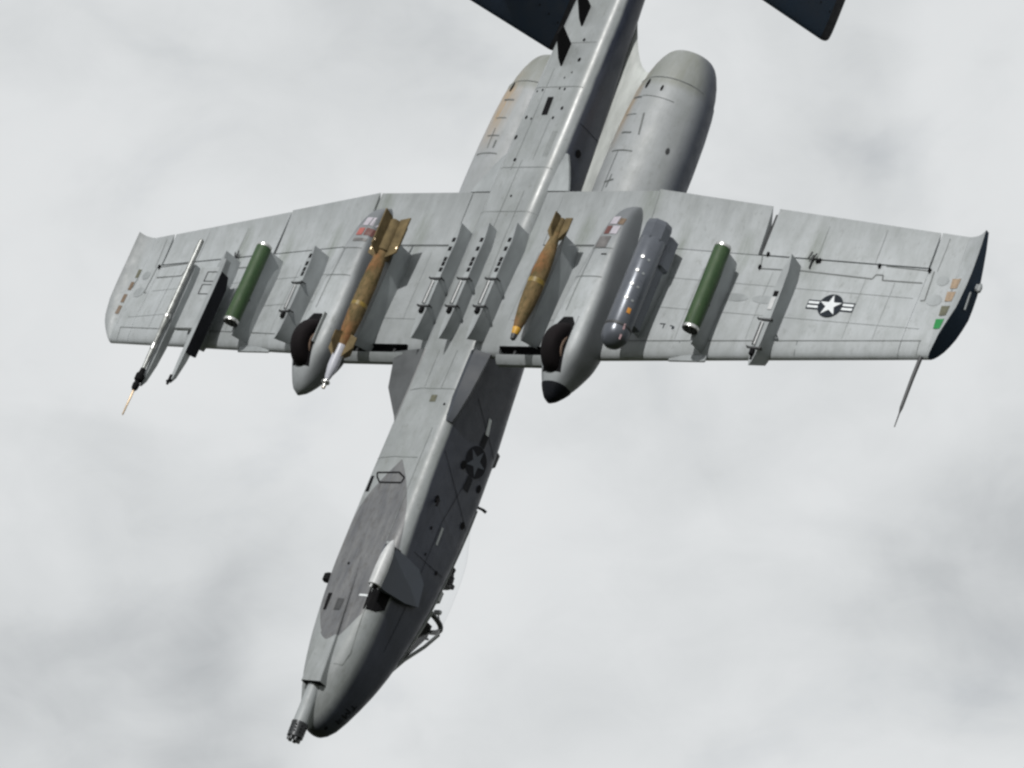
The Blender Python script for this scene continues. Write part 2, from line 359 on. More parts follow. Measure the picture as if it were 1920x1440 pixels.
def bvh_of(*objs):
    V, F = [], []
    for o in objs:
        k = len(V); V += [v.co.copy() for v in o.data.vertices]; F += [[i + k for i in p.vertices] for p in o.data.polygons]
    return BVHTree.FromPolygons(V, F)
def project(bvh, p, axis, off):
    """drop a point onto a surface along an axis ('-z' from below, '+y' from starboard)"""
    if axis == 'z': o, d = Vector((p[0], p[1], -3)), Vector((0, 0, 1))
    elif axis == 'y': o, d = Vector((p[0], 4, p[1])), Vector((0, -1, 0))
    h = bvh.ray_cast(o, d)
    if h[0] is None: return None
    nn = h[1]
    if nn.dot(d) > 0: nn = -nn
    return tuple(h[0] + nn * off)
def decal(name, polys, bvh, axis, mat, parent, off=0.005, label=None, step=0.06, kind=None):
    if 'seam' in name: kind = 'stuff'
    elif len(polys) > 1 and 'star' not in name and 'outline' not in name and 'letter' not in name:
        for p_ in polys: decal(name, [p_], bvh, axis, mat, parent, off, label, step, kind)
        return
    """flat print laid on a surface: each polygon cut into small cells that follow it"""
    bm = bmesh.new()
    for poly in polys:
        b2 = bmesh.new(); vs2 = [b2.verts.new((p[0], p[1], 0)) for p in poly]; b2.faces.new(vs2)
        xs = [p[0] for p in poly]; ys = [p[1] for p in poly]
        for ax, lo, hi in ((0, min(xs), max(xs)), (1, min(ys), max(ys))):
            k = math.floor(lo / step) + 1
            while k * step < hi:
                co = [0, 0, 0]; no = [0, 0, 0]; co[ax] = k * step; no[ax] = 1
                bmesh.ops.bisect_plane(b2, geom=b2.verts[:] + b2.edges[:] + b2.faces[:], plane_co=co, plane_no=no); k += 1
        mp_ = {}
        for v in b2.verts:
            q = project(bvh, (v.co.x, v.co.y), axis, off)
            mp_[v] = bm.verts.new(q) if q else None
        for f in b2.faces:
            l = [mp_[v] for v in f.verts]
            if None not in l: bm.faces.new(l)
        b2.free()
    me = bpy.data.meshes.new(name); bm.to_mesh(me); bm.free(); me.materials.append(mat)
    return link(name, me, parent, label, None, kind)
def ribbon(pts, w):
    """closed 2D strips along a polyline"""
    out_ = []
    for a, b in zip(pts, pts[1:]):
        a, b = Vector(a), Vector(b); d = (b - a).normalized(); n_ = Vector((-d.y, d.x)) * w / 2
        out_.append([tuple(a - n_), tuple(b - n_), tuple(b + n_), tuple(a + n_)])
    return out_
def disc(cx, cy, rx, ry=None, n=20):
    ry = ry or rx
    return [(cx + rx * math.cos(2 * math.pi * i / n), cy + ry * math.sin(2 * math.pi * i / n)) for i in range(n)]
def star(cx, cy, r, a0):
    P = []
    for i in range(10):
        rr = r if i % 2 == 0 else r * 0.382; a = a0 + math.pi * i / 5; P.append((cx + rr * math.cos(a), cy + rr * math.sin(a)))
    return [[(cx, cy), P[i - 1], P[i], P[(i + 1) % 10]] for i in range(0, 10, 2)]
def rect(x, y, dx, dy): return [(x - dx / 2, y - dy / 2), (x + dx / 2, y - dy / 2), (x + dx / 2, y + dy / 2), (x - dx / 2, y + dy / 2)]
def top(name, label, cat, group=None, at=(0, 0, 0)):
    """a top-level thing whose parts are written in the aircraft's axes around the point at"""
    o = bpy.data.objects.new(name, None); C.objects.link(o)
    o.matrix_world = AIR @ Matrix.Translation(at)
    o.empty_display_size = 0.3
    o['label'] = label; o['category'] = cat
    if group: o['group'] = group
    return o

# ------------------------------------------------------------------ ground far below (the camera stands on it)
gm, t, b = nodes('mown_airfield_grass', 0.9); vec, xyz = coords(t)
b.inputs['Specular IOR Level'].default_value = 0.1
col = mixc(t, rmp(t, noise(t, vec, 0.02, 6, 0.6), 0.35, 0.65), (0.030, 0.038, 0.022), (0.055, 0.058, 0.036)); col = mixc(t, rmp(t, noise(t, vec, 0.4, 5, 0.6), 0.5, 0.7, 0, 0.5), col, (0.10, 0.09, 0.05))
t.links.new(col, b.inputs['Base Color'])
V = [(0, 0, 0)]; F = []
for k, r in enumerate((20, 80, 300, 1500, 9000)):
    for i in range(48): V.append((r * math.cos(i * math.pi / 24), r * math.sin(i * math.pi / 24), 0))
for i in range(48): F.append([0, 1 + i, 1 + (i + 1) % 48])
for k in range(4):
    for i in range(48): a = 1 + k * 48; j = (i + 1) % 48; F.append([a + i, a + 48 + i, a + 48 + j, a + j])
g = part('ground', (V, F), gm, None, smooth=False); g['kind'] = 'structure'

# ------------------------------------------------------------------ the aircraft
JET = top('attack_jet', 'grey twin engined attack jet diving, seen from below with stores under its straight wings', 'aircraft')

# fuselage
FT = [(0.045, .03, .46, .54, .03, .03), (0.07, .10, .37, .63, .1, .1), (0.13, .175, .285, .71, .17, .17), (.25, .255, .20, .795, .24, .22), (.45, .34, .12, .885, .30, .28),
      (.7, .41, .06, .98, .32, .32), (1.0, .475, .01, 1.075, .32, .34), (1.55, .555, -.02, 1.20, .29, .34), (2.2, .61, -.035, 1.30, .25, .34), (2.8, .64, -.045, 1.365, .23, .34),
      (3.4, .645, -.05, 1.41, .22, .33), (4.4, .625, -.07, 1.46, .20, .33), (5.3, .605, -.085, 1.44, .19, .34), (6.4, .60, -.105, 1.34, .19, .36), (7.4, .60, -.115, 1.22, .2, .36),
      (8.6, .61, -.125, 1.08, .22, .34), (9.6, .63, -.125, .95, .24, .30), (10.6, .64, -.12, .84, .26, .26), (11.6, .63, -.115, .71, .27, .24), (12.6, .61, -.105, .585, .27, .22),
      (13.6, .58, -.085, .50, .26, .2), (14.8, .50, -.03, .45, .24, .2), (15.6, .33, .06, .40, .16, .16), (15.9, .15, .15, .32, .08, .08)]
xs = sorted(set([r[0] for r in FT] + [round(.9 + .25 * i, 3) for i in range(59)]))
FS = smooth_tab(FT, xs)
FUS = part('fuselage', loft([rrect(x, *p) for x, p in zip(xs, FS)]), M['fus'], JET, angle=50)

# wings
T7 = math.tan(math.radians(7)); YK = 2.92
def planform(y):
    a = abs(y)
    if a <= YK: return 6.60, 9.65, 0.0
    f = (a - YK) / (8.45 - YK)
    return 6.60 + .53 * f, 9.65 - .42 * f, (a - YK) * T7
def foil(y, u):
    xl, xt, z0 = planform(y); c = xt - xl; tk = .155 - .02 * min(1, abs(y) / 8.5)
    yt = 5 * tk * (.2969 * math.sqrt(max(u, 0)) - .126 * u - .3516 * u * u + .2843 * u ** 3 - .1036 * u ** 4)
    cam_ = .045 * 4 * u * (1 - u)
    base = z0 + .105 * (1 - u) * c / 3.05
    return base + (cam_ - yt) * c, base + (cam_ + yt) * c
def wsec(y, x0=None, x1=None, n=14):
    xl, xt, z0 = planform(y); x0 = xl if x0 is None else x0; x1 = xt if x1 is None else x1
    lo, up = [], []
    for i in range(n + 1):
        s = i / n; s = 1 - math.cos(s * math.pi / 2) if x0 == xl else s
        x = x0 + (x1 - x0) * s; a, b_ = foil(y, (x - xl) / (xt - xl)); lo.append((x, y, a)); up.append((x, y, b_))
    return lo + up[::-1]
XH = 8.63   # hinge line
def wing_side(sg):
    pcs = []
    ys = [sg * q for q in (0, .5, .95)]
    pcs.append(loft([wsec(y) for y in ys]))
    pcs.append(loft([wsec(sg * q, 6.735, XH) for q in (.95, 1.6, 2.30)]))
    pcs.append(loft([wsec(sg * q, None, XH) for q in (2.30, 2.6, 2.92)]))
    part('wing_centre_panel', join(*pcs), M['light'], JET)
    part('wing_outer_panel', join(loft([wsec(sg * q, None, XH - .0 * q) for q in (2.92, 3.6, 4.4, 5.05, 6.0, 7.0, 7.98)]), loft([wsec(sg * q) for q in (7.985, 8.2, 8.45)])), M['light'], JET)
    # drooping tip with an upright outer face
    YE = [(7.02, 8.46), (7.13, 8.475), (7.3, 8.57), (7.54, 8.665), (7.93, 8.765), (8.4, 8.80), (9.0, 8.795), (9.25, 8.785)]
    base = wsec(sg * 8.45); nb = len(base); secs = []
    for k in range(9):
        s = k / 8; P = []
        for i, p in enumerate(base):
            u = (p[0] - 7.13) / (9.23 - 7.13); lower = i < nb / 2
            za, zb_ = foil(8.45, u); ye = interp(YE, p[0])[0]; y = 8.452 + (ye - 8.452) * s
            dr = .115 * s ** 2.2 * min(1, u * 5 + .15)
            xx = p[0] + .05 * s ** 3 * max(0, u - .8) * 5
            P.append((xx, sg * y, za - dr if lower else zb_ - dr * .35 * u))
        secs.append(P)
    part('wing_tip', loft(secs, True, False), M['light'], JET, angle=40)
    last = secs[-1]; Vf = []; Ff = []
    for i in range(nb // 2): Vf += [last[i], last[nb - 1 - i]]
    Vf = [(p[0], p[1] + sg * .004, p[2]) for p in Vf]
    for i in range(nb // 2 - 1): Ff.append([2 * i, 2 * i + 1, 2 * i + 3, 2 * i + 2])
    part('wing_tip_face', (Vf, Ff), M['fin'], JET)
    # control surfaces
    def surf(name, y0, y1, drop, x0=XH + .022, lab=None):
        secs = []
        for k in range(5):
            y = sg * (y0 + (y1 - y0) * k / 4); S = wsec(y, x0, None, 8)
            a, b_ = foil(y, (x0 - planform(y)[0]) / (planform(y)[1] - planform(y)[0])); zc = (a + b_) / 2; R = math.radians(drop)
            secs.append([(x0 + (p[0] - x0) * math.cos(R) + (p[2] - zc) * math.sin(R) * 1, p[1], zc + (p[2] - zc) * math.cos(R) - (p[0] - x0) * math.sin(R)) for p in S])
        return part(name, loft(secs), M['light'], JET, lab)
    surf('flap', .96, 2.915, 0.5)
    surf('flap', 2.928, 5.02, 4.5 if sg > 0 else 2.0)
    surf('aileron', 5.09, 7.95, -1.0)
    # inboard leading edge slat, hanging ahead of a dark slot
    prof = [(6.60, -.015), (6.53, .02), (6.475, .085), (6.47, .16), (6.52, .245), (6.62, .32), (6.80, .385), (6.80, .372), (6.66, .30), (6.58, .235), (6.545, .16), (6.545, .10), (6.575, .05), (6.61, .012)]
    part('leading_edge_slat', prism(prof, lambda p, y: (p[0] - .02, y, p[1] - .03), sg * .97, sg * 2.28), M['light'], JET, angle=30)
    part('slat_slot', prism([(6.737, -.035), (6.715, .0), (6.70, .12), (6.715, .27), (6.737, .32)], lambda p, y: (p[0], y, p[1]), sg * .96, sg * 2.29), M['black'], JET)  # black facing paints in the shade inside the slot
    for y in (1.25, 2.05):
        part('slat_track', box(6.50, 6.76, sg * y - .02, sg * y + .02, .04, .10), M['soot'], JET)
wing_side(1); wing_side(-1)
wing_objs = [o for o in JET.children if o.name.split('.')[0] in ('wing_outer_panel', 'wing_centre_panel', 'wing_tip', 'flap', 'aileron')]
BW = bvh_of(*wing_objs)

# engines: nacelles, struts
for sg in (1, -1):
    NP = [(9.15, .58), (9.2, .63), (9.35, .67), (9.7, .70), (10.3, .712), (11.0, .710), (11.6, .69), (12.0, .66), (12.185, .635)]
    NP2 = [(12.19, .622), (12.38, .592), (12.58, .54), (12.74, .48), (12.84, .425), (12.885, .385), (12.875, .36), (12.4, .33)]
    yc = 1.40
    def tilt(vf):
        V2 = []
        for x, y, z in vf[0]:
            r = math.radians(0.0); V2.append((x, y, z))
        return V2, vf[1]
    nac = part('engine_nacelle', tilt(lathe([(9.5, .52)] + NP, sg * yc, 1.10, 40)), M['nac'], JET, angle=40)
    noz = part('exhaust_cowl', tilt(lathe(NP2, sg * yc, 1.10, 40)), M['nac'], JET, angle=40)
    part('intake_fan', lathe([(9.46, .1), (9.6, .50), (9.62, .50)], sg * yc, 1.10, 24), M['soot'], nac)
    BN = bvh_of(nac, noz); nd = lambda nm, pl, mt, off=.006: decal(nm, pl, BN, 'z', M[mt], nac if 'cone' not in nm else noz, off, None, .05)
    if sg > 0:
        for x, y, a, b_ in ((12.05, 1.285, .10, .035), (11.96, 1.60, .06, .02)): nd('cone_vent', [disc(x, y, a, b_, 14)], 'black')
        nd('seam', ribbon([(11.80, 1.08), (11.77, 1.30)], .03) + ribbon([(11.44, 1.10), (11.42, 1.36)], .012) + ribbon([(11.07, 1.20), (11.05, 1.42)], .03) + ribbon([(10.72, 1.14), (10.70, 1.58)], .022) + ribbon([(11.44, 1.50), (11.02, 1.57)], .03) + ribbon([(10.10, 1.28), (10.15, 1.45)], .03) + ribbon([(10.0, 1.36), (10.25, 1.38)], .02) + ribbon([(11.80, 1.3), (11.76, 1.85)], .010) + ribbon([(9.9, 1.3), (10.7, 1.30)], .012), 'seam')
        nd('oval_vent', [disc(10.9, 2.00, .06, .018, 16)], 'soot')
    else:
        nd('cone_vent', [disc(12.07, -1.59, .10, .035, 14)], 'black')
        nd('seam', ribbon([(11.80, -1.62), (11.77, -1.38)], .03) + ribbon([(11.42, -1.60), (11.40, -1.36)], .016) + ribbon([(11.06, -1.62), (11.04, -1.34)], .018) + ribbon([(10.71, -1.72), (10.69, -1.24)], .020) + ribbon([(11.2, -1.5), (10.8, -1.48)], .012) + ribbon([(10.95, -1.36), (10.8, -1.36)], .03), 'seam')
    nd('cone_seam', ribbon([(12.19, sg * 1.42 - .6), (12.19, sg * 1.42 + .6)], .022), 'seam')
    # strut from fuselage shoulder to nacelle, with a curved trailing fillet
    secs = []
    for k in range(9):
        s = k / 8; y = .30 + .75 * s
        xl = 9.0; xt = 13.75 - 1.35 * math.sin(s * math.pi / 2)
        th = .10 + .05 * s
        zc = .62 + .14 * s
        zc0, zc1 = zc + .16, zc - .10
        secs.append([(xl + (xt - xl) * u, sg * y, zc0 + (zc1 - zc0) * u - th * math.sqrt(max(0, u * (1 - u))) * 2) for u in (0, .03, .1, .25, .5, .75, .9, .97, 1)] +
                    [(xl + (xt - xl) * u, sg * y, zc0 + (zc1 - zc0) * u + th * math.sqrt(max(0, u * (1 - u))) * 2) for u in (.97, .9, .75, .5, .25, .1, .03)])
    part('engine_strut', loft(secs), M['strut'] if 'strut' in M else M['light'], JET)

# tail: fins at the tips of the tailplane
for sg in (1, -1):
    def fsec(z):
        f = (z + .55) / 2.9; xl = 13.50 + .24 * (z + .3) / 1.0; xl = 13.55 + .236 * z; xt = 15.95 + .02 * z
        P = []
        for u in (0, .01, .03, .08, .2, .4, .65, .85, 1): P.append((u, 1))
        for u in (.85, .65, .4, .2, .08, .03, .01): P.append((u, -1))
        return [(xl + (xt - xl) * u, sg * 2.87 + s_ * .08 * 4.6 * (.2969 * math.sqrt(u) - .126 * u - .3516 * u * u + .2843 * u ** 3 - .1036 * u ** 4) * 1.0, z) for u, s_ in P]
    fin = part('tail_fin', loft([fsec(z) for z in (-.45, 0, .6, 1.2, 1.8, 2.12)]), M['fin'], JET)
    caps = []
    for z, sh in ((2.12, 0), (2.19, .004), (2.25, .018), (2.30, .045), (2.335, .09), (2.35, .16)):
        s_ = fsec(z); cx = 14.9; k = 1 - sh * .6
        caps.append([(cx + (p[0] - cx) * (1 - sh * 1.15), sg * 2.87 + (p[1] - sg * 2.87) * (1 - sh * 3.5), z) for p in s_])
    part('fin_cap', loft(caps), M['fincap'], fin)
    for k in range(7): part('screw', ([(14.45 + .012 * k + dx, sg * 2.87 + (.075 + .0), .35 + .28 * k + dz) for dx, dz in ((-.02, -.02), (.02, -.02), (.02, .02), (-.02, .02))], [[0, 1, 2, 3]]), M['black'], fin)
secs = []
for y in (-2.87, -1.0, 0, 1.0, 2.87):
    P = [(14.12 + 1.7 * u, y, .56 - .05 * math.sqrt(u * (1 - u)) * 2) for u in (0, .03, .1, .3, .6, .9, 1)] + [(14.12 + 1.7 * u, y, .56 + .06 * math.sqrt(u * (1 - u)) * 2) for u in (.9, .6, .3, .1, .03)]
    secs.append(P)
part('tailplane', loft(secs), M['light'], JET)

# wing root fairings ahead of the wing
def fair(sg, tab, name='wing_root_fairing'):
    secs = []
    for x, ys_, zs, yo, zo, zt in tab:
        secs.append([(x, sg * .30, -.03), (x, sg * ys_, zs), (x, sg * yo, zo), (x, sg * (yo * .97), zo + .05), (x, sg * .56, zt), (x, sg * .30, zt)])
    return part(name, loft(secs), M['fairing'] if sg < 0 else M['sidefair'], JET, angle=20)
fair(-1, [(5.30, .50, -.07, .575, .03, .25), (5.45, .50, -.085, .66, .03, .35), (5.95, .47, -.10, 1.0, .0, .5), (6.62, .46, -.115, 1.18, .0, .55)])
fair(1, [(5.35, .56, -.05, .61, .0, .10), (5.5, .58, -.075, .66, .0, .16), (5.9, .56, -.10, .72, .02, .22), (6.62, .57, -.115, .80, .03, .30)])
part('trailing_fillet', loft([[(x, .55, z0_), (x, y1_, z0_ + .01), (x, y1_, z0_ + .06), (x, .55, z0_ + .06)] for x, y1_, z0_ in ((9.66, 1.02, -.02), (9.9, .92, -.015), (10.15, .80, -.005), (10.4, .66, .01))]), M['pylon'], JET, angle=20)
part('trailing_fillet', loft([[(x, -.55, z0_), (x, -y1_, z0_ + .01), (x, -y1_, z0_ + .06), (x, -.55, z0_ + .06)] for x, y1_, z0_ in ((9.66, 1.02, -.02), (9.9, .92, -.015), (10.15, .80, -.005), (10.4, .66, .01))]), M['pylon'], JET, angle=20)

# gun fairing trough on the belly, gun
secs = []
for x, y0, y1, zb, zt in ((.69, -.175, .225, -.075, .34), (1.05, -.185, .20, -.08, .3), (1.55, -.19, .155, -.078, .2), (2.1, -.19, .09, -.072, .15), (2.7, -.19, .015, -.058, .1), (3.0, -.18, -.02, -.044, .1)):
    secs.append([(x, y0 - .02, zt), (x, y0, zb + .03), (x, y0 + .03, zb), (x, y1 - .015, zb), (x, y1, zb + .015), (x, y1 + .01, zt)])
GF = part('gun_fairing', loft(secs), M['fus'], JET, angle=25)
part('fairing_mouth', box(.683, .689, -.155, .205, -.055, .17), M['black'], JET)
gp = Vector((.95, .0, .085)); gq = Vector((-.235, 0, .130)); gd = (gq - gp).normalized()
GUN = part('gun_shroud', rod(gp, gp + gd * .92, .100, 24, .118), M['light'], JET)
part('shroud_fillet', loft([[(x, -w_, .10 + q), (x, -w_ * .8, z_), (x, w_ * .8, z_), (x, w_, .10 + q)] for x, w_, z_, q in ((.66, .15, .13, .22), (.45, .14, .125, .22), (.18, .10, .14, .22), (.05, .06, .20, .2))]), M['fus'], JET, angle=30)
MB = part('muzzle_clamp', join(rod(gp + gd * .93, gp + gd * 1.14, .126, 24), rod(gp + gd * .90, gp + gd * .935, .132, 24)), M['gunsteel'], JET, angle=30)
u_ = gd.orthogonal().normalized(); v_ = gd.cross(u_)
for k in range(7):
    a = 2 * math.pi * k / 7; c_ = gp + (u_ * math.cos(a) + v_ * math.sin(a)) * .083
    part('gun_barrel', join(rod(c_ + gd * 1.10, c_ + gd * 1.20, .029, 12)), M['gunsteel'], MB, angle=30)
for s_ in (.97, 1.02, 1.07):
  for a in [2 * math.pi * k / 9 + .2 for k in range(9)]: part('vent_hole', rod(gp + gd * s_ + (u_ * math.cos(a) + v_ * math.sin(a)) * .118, gp + gd * s_ + (u_ * math.cos(a) + v_ * math.sin(a)) * .129, .015, 8), M['black'], MB)

BF = bvh_of(FUS, GF)

# canopy and windscreen
def arch(x, zt, w, zb, n=49, p=1.0):
    return [(x, w * math.cos(math.pi * i / (n - 1)), zb + (zt - zb) * math.sin(math.pi * i / (n - 1)) ** p) for i in range(n)]
CT = [(2.74, 2.04, .43, 1.34), (3.0, 2.055, .44, 1.36), (3.4, 2.045, .44, 1.38), (3.8, 2.00, .43, 1.40), (4.15, 1.85, .40, 1.42), (4.5, 1.66, .33, 1.43), (4.75, 1.52, .25, 1.43), (4.9, 1.48, .16, 1.43)]
cx_ = [2.74 + i * 2.16 / 36 for i in range(37)]
part('canopy_bubble', loft([arch(x_, *q_, p=.85) for x_, q_ in zip(cx_, smooth_tab(CT, cx_))], False, False, False), M['glass'], JET, angle=80)
bow = arch(2.70, 2.03, .43, 1.30, 17, .85)
bow = [(p[0] + .02 - (p[2] - 1.3) * .02, p[1], p[2]) for p in bow]
part('windscreen_bow', tube(bow, .042), M['soot'], JET)
wsF = [(1.66, .10, 1.30), (1.66, -.10, 1.30)]
base_l = (1.72, -.33, 1.21); base_r = (1.72, .33, 1.21)
topc = 2.19
for sg in (1, -1):
    part('windscreen_post', tube([(1.42, sg * .11, 1.25), (1.94, sg * .14, 1.53), (2.345, sg * .15, 1.83), (2.66, sg * .17, 2.00)], .030), M['frame'], JET)
part('windscreen_sill', tube([(2.72, .49, 1.34), (2.2, .44, 1.27), (1.8, .33, 1.24), (1.42, .12, 1.25), (1.42, -.12, 1.25), (1.8, -.33, 1.24), (2.2, -.44, 1.27), (2.72, -.49, 1.34)], .028), M['frame'], JET)
part('windscreen_glass', ([(1.44, .11, 1.27), (1.44, -.11, 1.27), (1.94, -.14, 1.53), (2.345, -.15, 1.83), (2.64, -.17, 1.99), (2.64, .17, 1.99), (2.345, .15, 1.83), (1.94, .14, 1.53)], [[0, 1, 2, 7], [7, 2, 3, 6], [6, 3, 4, 5]]), M['glass'], JET, smooth=False)
for sg in (1, -1):
    part('windscreen_quarter_glass', ([(1.44, sg * .12, 1.27), (1.8, sg * .33, 1.25), (2.2, sg * .44, 1.28), (2.69, sg * .48, 1.35), (2.68, sg * .36, 1.80), (2.64, sg * .19, 1.99), (2.345, sg * .16, 1.83), (1.94, sg * .15, 1.53)], [[0, 1, 7], [7, 1, 2], [7, 2, 6], [6, 2, 4], [2, 3, 4], [6, 4, 5]]), M['glass'], JET, smooth=False)
part('canopy_rail', tube([(2.7, .46, 1.34), (3.4, .46, 1.40), (4.2, .42, 1.43), (4.8, .22, 1.45)], .022) if True else None, M['light'], JET)
part('canopy_rail', tube([(2.7, -.46, 1.34), (3.4, -.46, 1.40), (4.2, -.42, 1.43), (4.8, -.22, 1.45)], .022), M['light'], JET)
sl_ = []
for x in (4.55, 4.2, 3.8, 3.4, 3.0, 2.6, 2.2, 1.9, 1.65):
    w_, zb_, zt_, rb_, rt_ = smooth_tab(FT, [x])[0]; sl_.append((x, w_ - rt_ + .707 * rt_ + .004, zt_ - rt_ + .707 * rt_ + .004))
part('canopy_sill', tube(sl_, .014), M['frame'], JET)
part('canopy_sill', tube([(p[0], -p[1], p[2]) for p in sl_], .014), M['frame'], JET)
part('cockpit_coaming', prism([(1.60, 1.15), (1.90, 1.42), (2.45, 1.72), (2.66, 1.72), (2.66, 1.15)], lambda p, y: (p[0], y, p[1]), -.24, .24), M['black'], JET)
part('head_up_display', join(bevbox(2.40, 2.58, -.10, .10, 1.60, 1.84, .03), rod((2.45, .09, 1.75), (2.52, .09, 1.90), .018), rod((2.45, -.09, 1.75), (2.52, -.09, 1.90), .018)), M['black'], JET)
seat = part('ejection_seat', join(bevbox(3.45, 3.62, -.20, .20, 1.2, 1.86, .04), bevbox(3.05, 3.5, -.22, .22, 1.15, 1.50, .05)), M['black'], JET)
part('headrest', bevbox(3.40, 3.60, -.13, .13, 1.78, 1.93, .03), M['soot'], seat)
for sg in (1, -1): part('seat_horn', bevbox(3.44, 3.52, sg * .11 - .03, sg * .11 + .03, 1.88, 1.97, .015), M['black'], seat)
part('canopy_actuator', join(bevbox(3.72, 3.80, -.06, .06, 1.38, 1.94, .02), rod((3.76, .0, 1.92), (3.66, .0, 1.96), .03)), M['black'], JET)
part('canopy_mirror', join(bevbox(2.95, 3.02, .02, .16, 1.84, 1.90, .01), rod((2.98, .10, 1.86), (2.90, .12, 1.93), .012), bevbox(3.10, 3.32, -.12, .12, 1.68, 1.84, .03)), M['finpod'], JET)

# ----- prints, seams and openings
def dz(name, polys, mat, off=.006, **k): return decal(name, polys, BF, 'z', M[mat], JET, off, **k)
def dy(name, polys, mat, off=.006, **k): return decal(name, polys, BF, 'y', M[mat], JET, off, **k)
def dw(name, polys, mat, off=.006, **k): return decal(name, polys, BW, 'z', M[mat], JET, off, step=.12, **k)
sm = []
sm += ribbon([(5.86, -.42), (5.90, -.2), (5.90, .52)], .014) + ribbon([(4.62, -.55), (4.66, -.2), (4.66, .3)], .012)
sm += ribbon([(5.2, .35), (3.2, .35)], .010) + ribbon([(9.6, .22), (8.6, .22), (7.0, .27)], .010) + ribbon([(5.9, .2), (6.6, .22)], .01) + ribbon([(5.9, -.15), (6.6, -.15)], .01)
sm += ribbon([(11.62, -.55), (11.62, .5)], .010) + ribbon([(10.05, -.5), (10.05, .55)], .010) + ribbon([(9.2, -.6), (9.2, .6)], .008)
sm += ribbon([(10.0, -.25), (12.0, -.25)], .008) + ribbon([(10.2, .12), (11.0, .12)], .008) + ribbon([(12.5, -.3), (12.5, .4)], .008) + ribbon([(10.2, -.1), (8.8, -.1)], .008)
sm += ribbon([(1.05, .26), (1.07, .38), (1.28, .44), (2.6, .46)], .012)
for y_ in (.30, .34, .38): sm += ribbon([(10.25, y_), (10.75, y_)], .008)
dz('belly_seam', sm, 'inkfaint')
sm = ribbon([(1.6, .62), (3.9, .62), (4.8, .80)], .010) + ribbon([(4.9, .1), (4.1, 1.2)], .010) + ribbon([(6.0, .35), (5.4, 1.2)], .010) + ribbon([(3.2, .3), (3.2, 1.1)], .008) + ribbon([(7.0, .5), (8.8, .4)], .008) + ribbon([(11.0, .05), (11.0, .6)], .01)
dy('flank_seam', sm, 'fincap')
hole = [(10.647, -.448, .045, .035), (10.198, -.252, .035, .028), (11.033, -.40, .035, .025), (11.009, .169, .028, .022), (11.194, .274, .035, .025), (11.572, .159, .026, .02), (11.587, .05, .02, .015), (11.564, -.30, .024, .018), (11.546, -.41, .02, .015), (11.00, -.28, .02, .015), (9.496, -.007, .022, .02), (12.55, .12, .03, .025), (12.15, .20, .04, .03), (11.8, .05, .02, .012), (11.9, .16, .02, .012)]
for i, (x, y, a, b_) in enumerate(hole):
    dz('drain_hole', [disc(x, y, a, b_, 12)], 'black')
dz('belly_vent', [[(11.07, -.10), (11.07, .02), (11.42, .00), (11.42, -.12)]], 'black')
dz('green_data_plate', [rect(5.72, .13, .12, .12)], 'olivelamp')
dz('drain_hole', [disc(5.62, .40, .022)], 'black'); dz('drain_hole', [disc(2.75, -.22, .022)], 'black')
fr_ = [(4.36, -.40), (4.38, .05), (4.29, .20), (4.20, .17), (4.19, -.27), (4.28, -.36), (4.36, -.40)]
dz('step_door_outline', ribbon(fr_, .026), 'black')
dz('dark_slot', [[(4.30, -.50), (4.30, -.43), (4.02, -.42), (4.02, -.50)]], 'black')
dz('white_stripe', [rect(2.22, .39, .035, .27)], 'white')
dz('dark_panel', [[(2.12, -.10), (2.12, .02), (1.92, .02), (1.92, -.10)]], 'soot', off=.009)
dz('dark_panel', [[(2.22, -.30), (2.22, -.38), (1.93, -.36), (1.93, -.30)]], 'black')
part('tow_slot', join(bevbox(2.46, 2.62, -.72, -.56, .02, .14, .03)), M['black'], JET)
# side star and marks
dy('side_roundel', [disc(5.13, .84, .26, .26, 28)], 'railblack', off=.006)
dy('side_star', star(5.13, .84, .235, math.pi * .5), 'starside', off=.010)
dy('roundel_bar', [rect(5.52, .83, .24, .13), rect(4.74, .85, .24, .13)], 'fincap', off=.006)
dy('white_light_strip', [[(5.88, .74), (5.88, .81), (5.62, .88), (5.62, .80)]], 'white', off=.008)
dy('pale_light_strip', [[(3.85, .66), (3.85, .71), (3.55, .72), (3.55, .67)]], 'pylon', off=.008)
for x, z, r in ((4.16, .33, .05), (4.12, 1.08, .05), (4.94, .60, .06), (4.81, 1.12, .055), (3.18, .93, .03), (3.71, .45, .025), (3.3, .55, .02)):
    dy('flank_port', [disc(x, z, r * 1.3, r, 12)], 'black', off=.009)
dy('flank_port', [disc(10.551, .25, .07, .07, 14)], 'black', off=.009)
# nose lettering, blocky and worn
nz = []
for gx, gz in ((.17, .47), ): nz.append(disc(gx, gz, .028, .03, 10))
def glyph(cx, cz, h, bars): return [[(cx + a * h, cz + b__ * h) for a, b__ in q] for q in bars]
GM = [[(-.5, -.5), (-.35, -.5), (-.35, .5), (-.5, .5)], [(.35, -.5), (.5, -.5), (.5, .5), (.35, .5)], [(-.5, .5), (-.3, .5), (.1, -.1), (-.05, -.2)], [(.5, .5), (.3, .5), (-.1, -.1), (.05, -.2)]]
GF_ = [[(-.4, -.5), (-.2, -.5), (-.2, .5), (-.4, .5)], [(-.2, .35), (.4, .35), (.4, .5), (-.2, .5)], [(-.2, -.08), (.25, -.08), (.25, .1), (-.2, .1)]]
GT_ = [[(-.1, -.5), (.1, -.5), (.1, .5), (-.1, .5)], [(-.45, .32), (.45, .32), (.45, .5), (-.45, .5)]]
nz += glyph(.36, .56, .11, GF_) + glyph(.50, .60, .13, GM) + glyph(.64, .65, .11, GT_)
dy('nose_mark', [nz[0]], 'fincap', off=.006, step=.03)
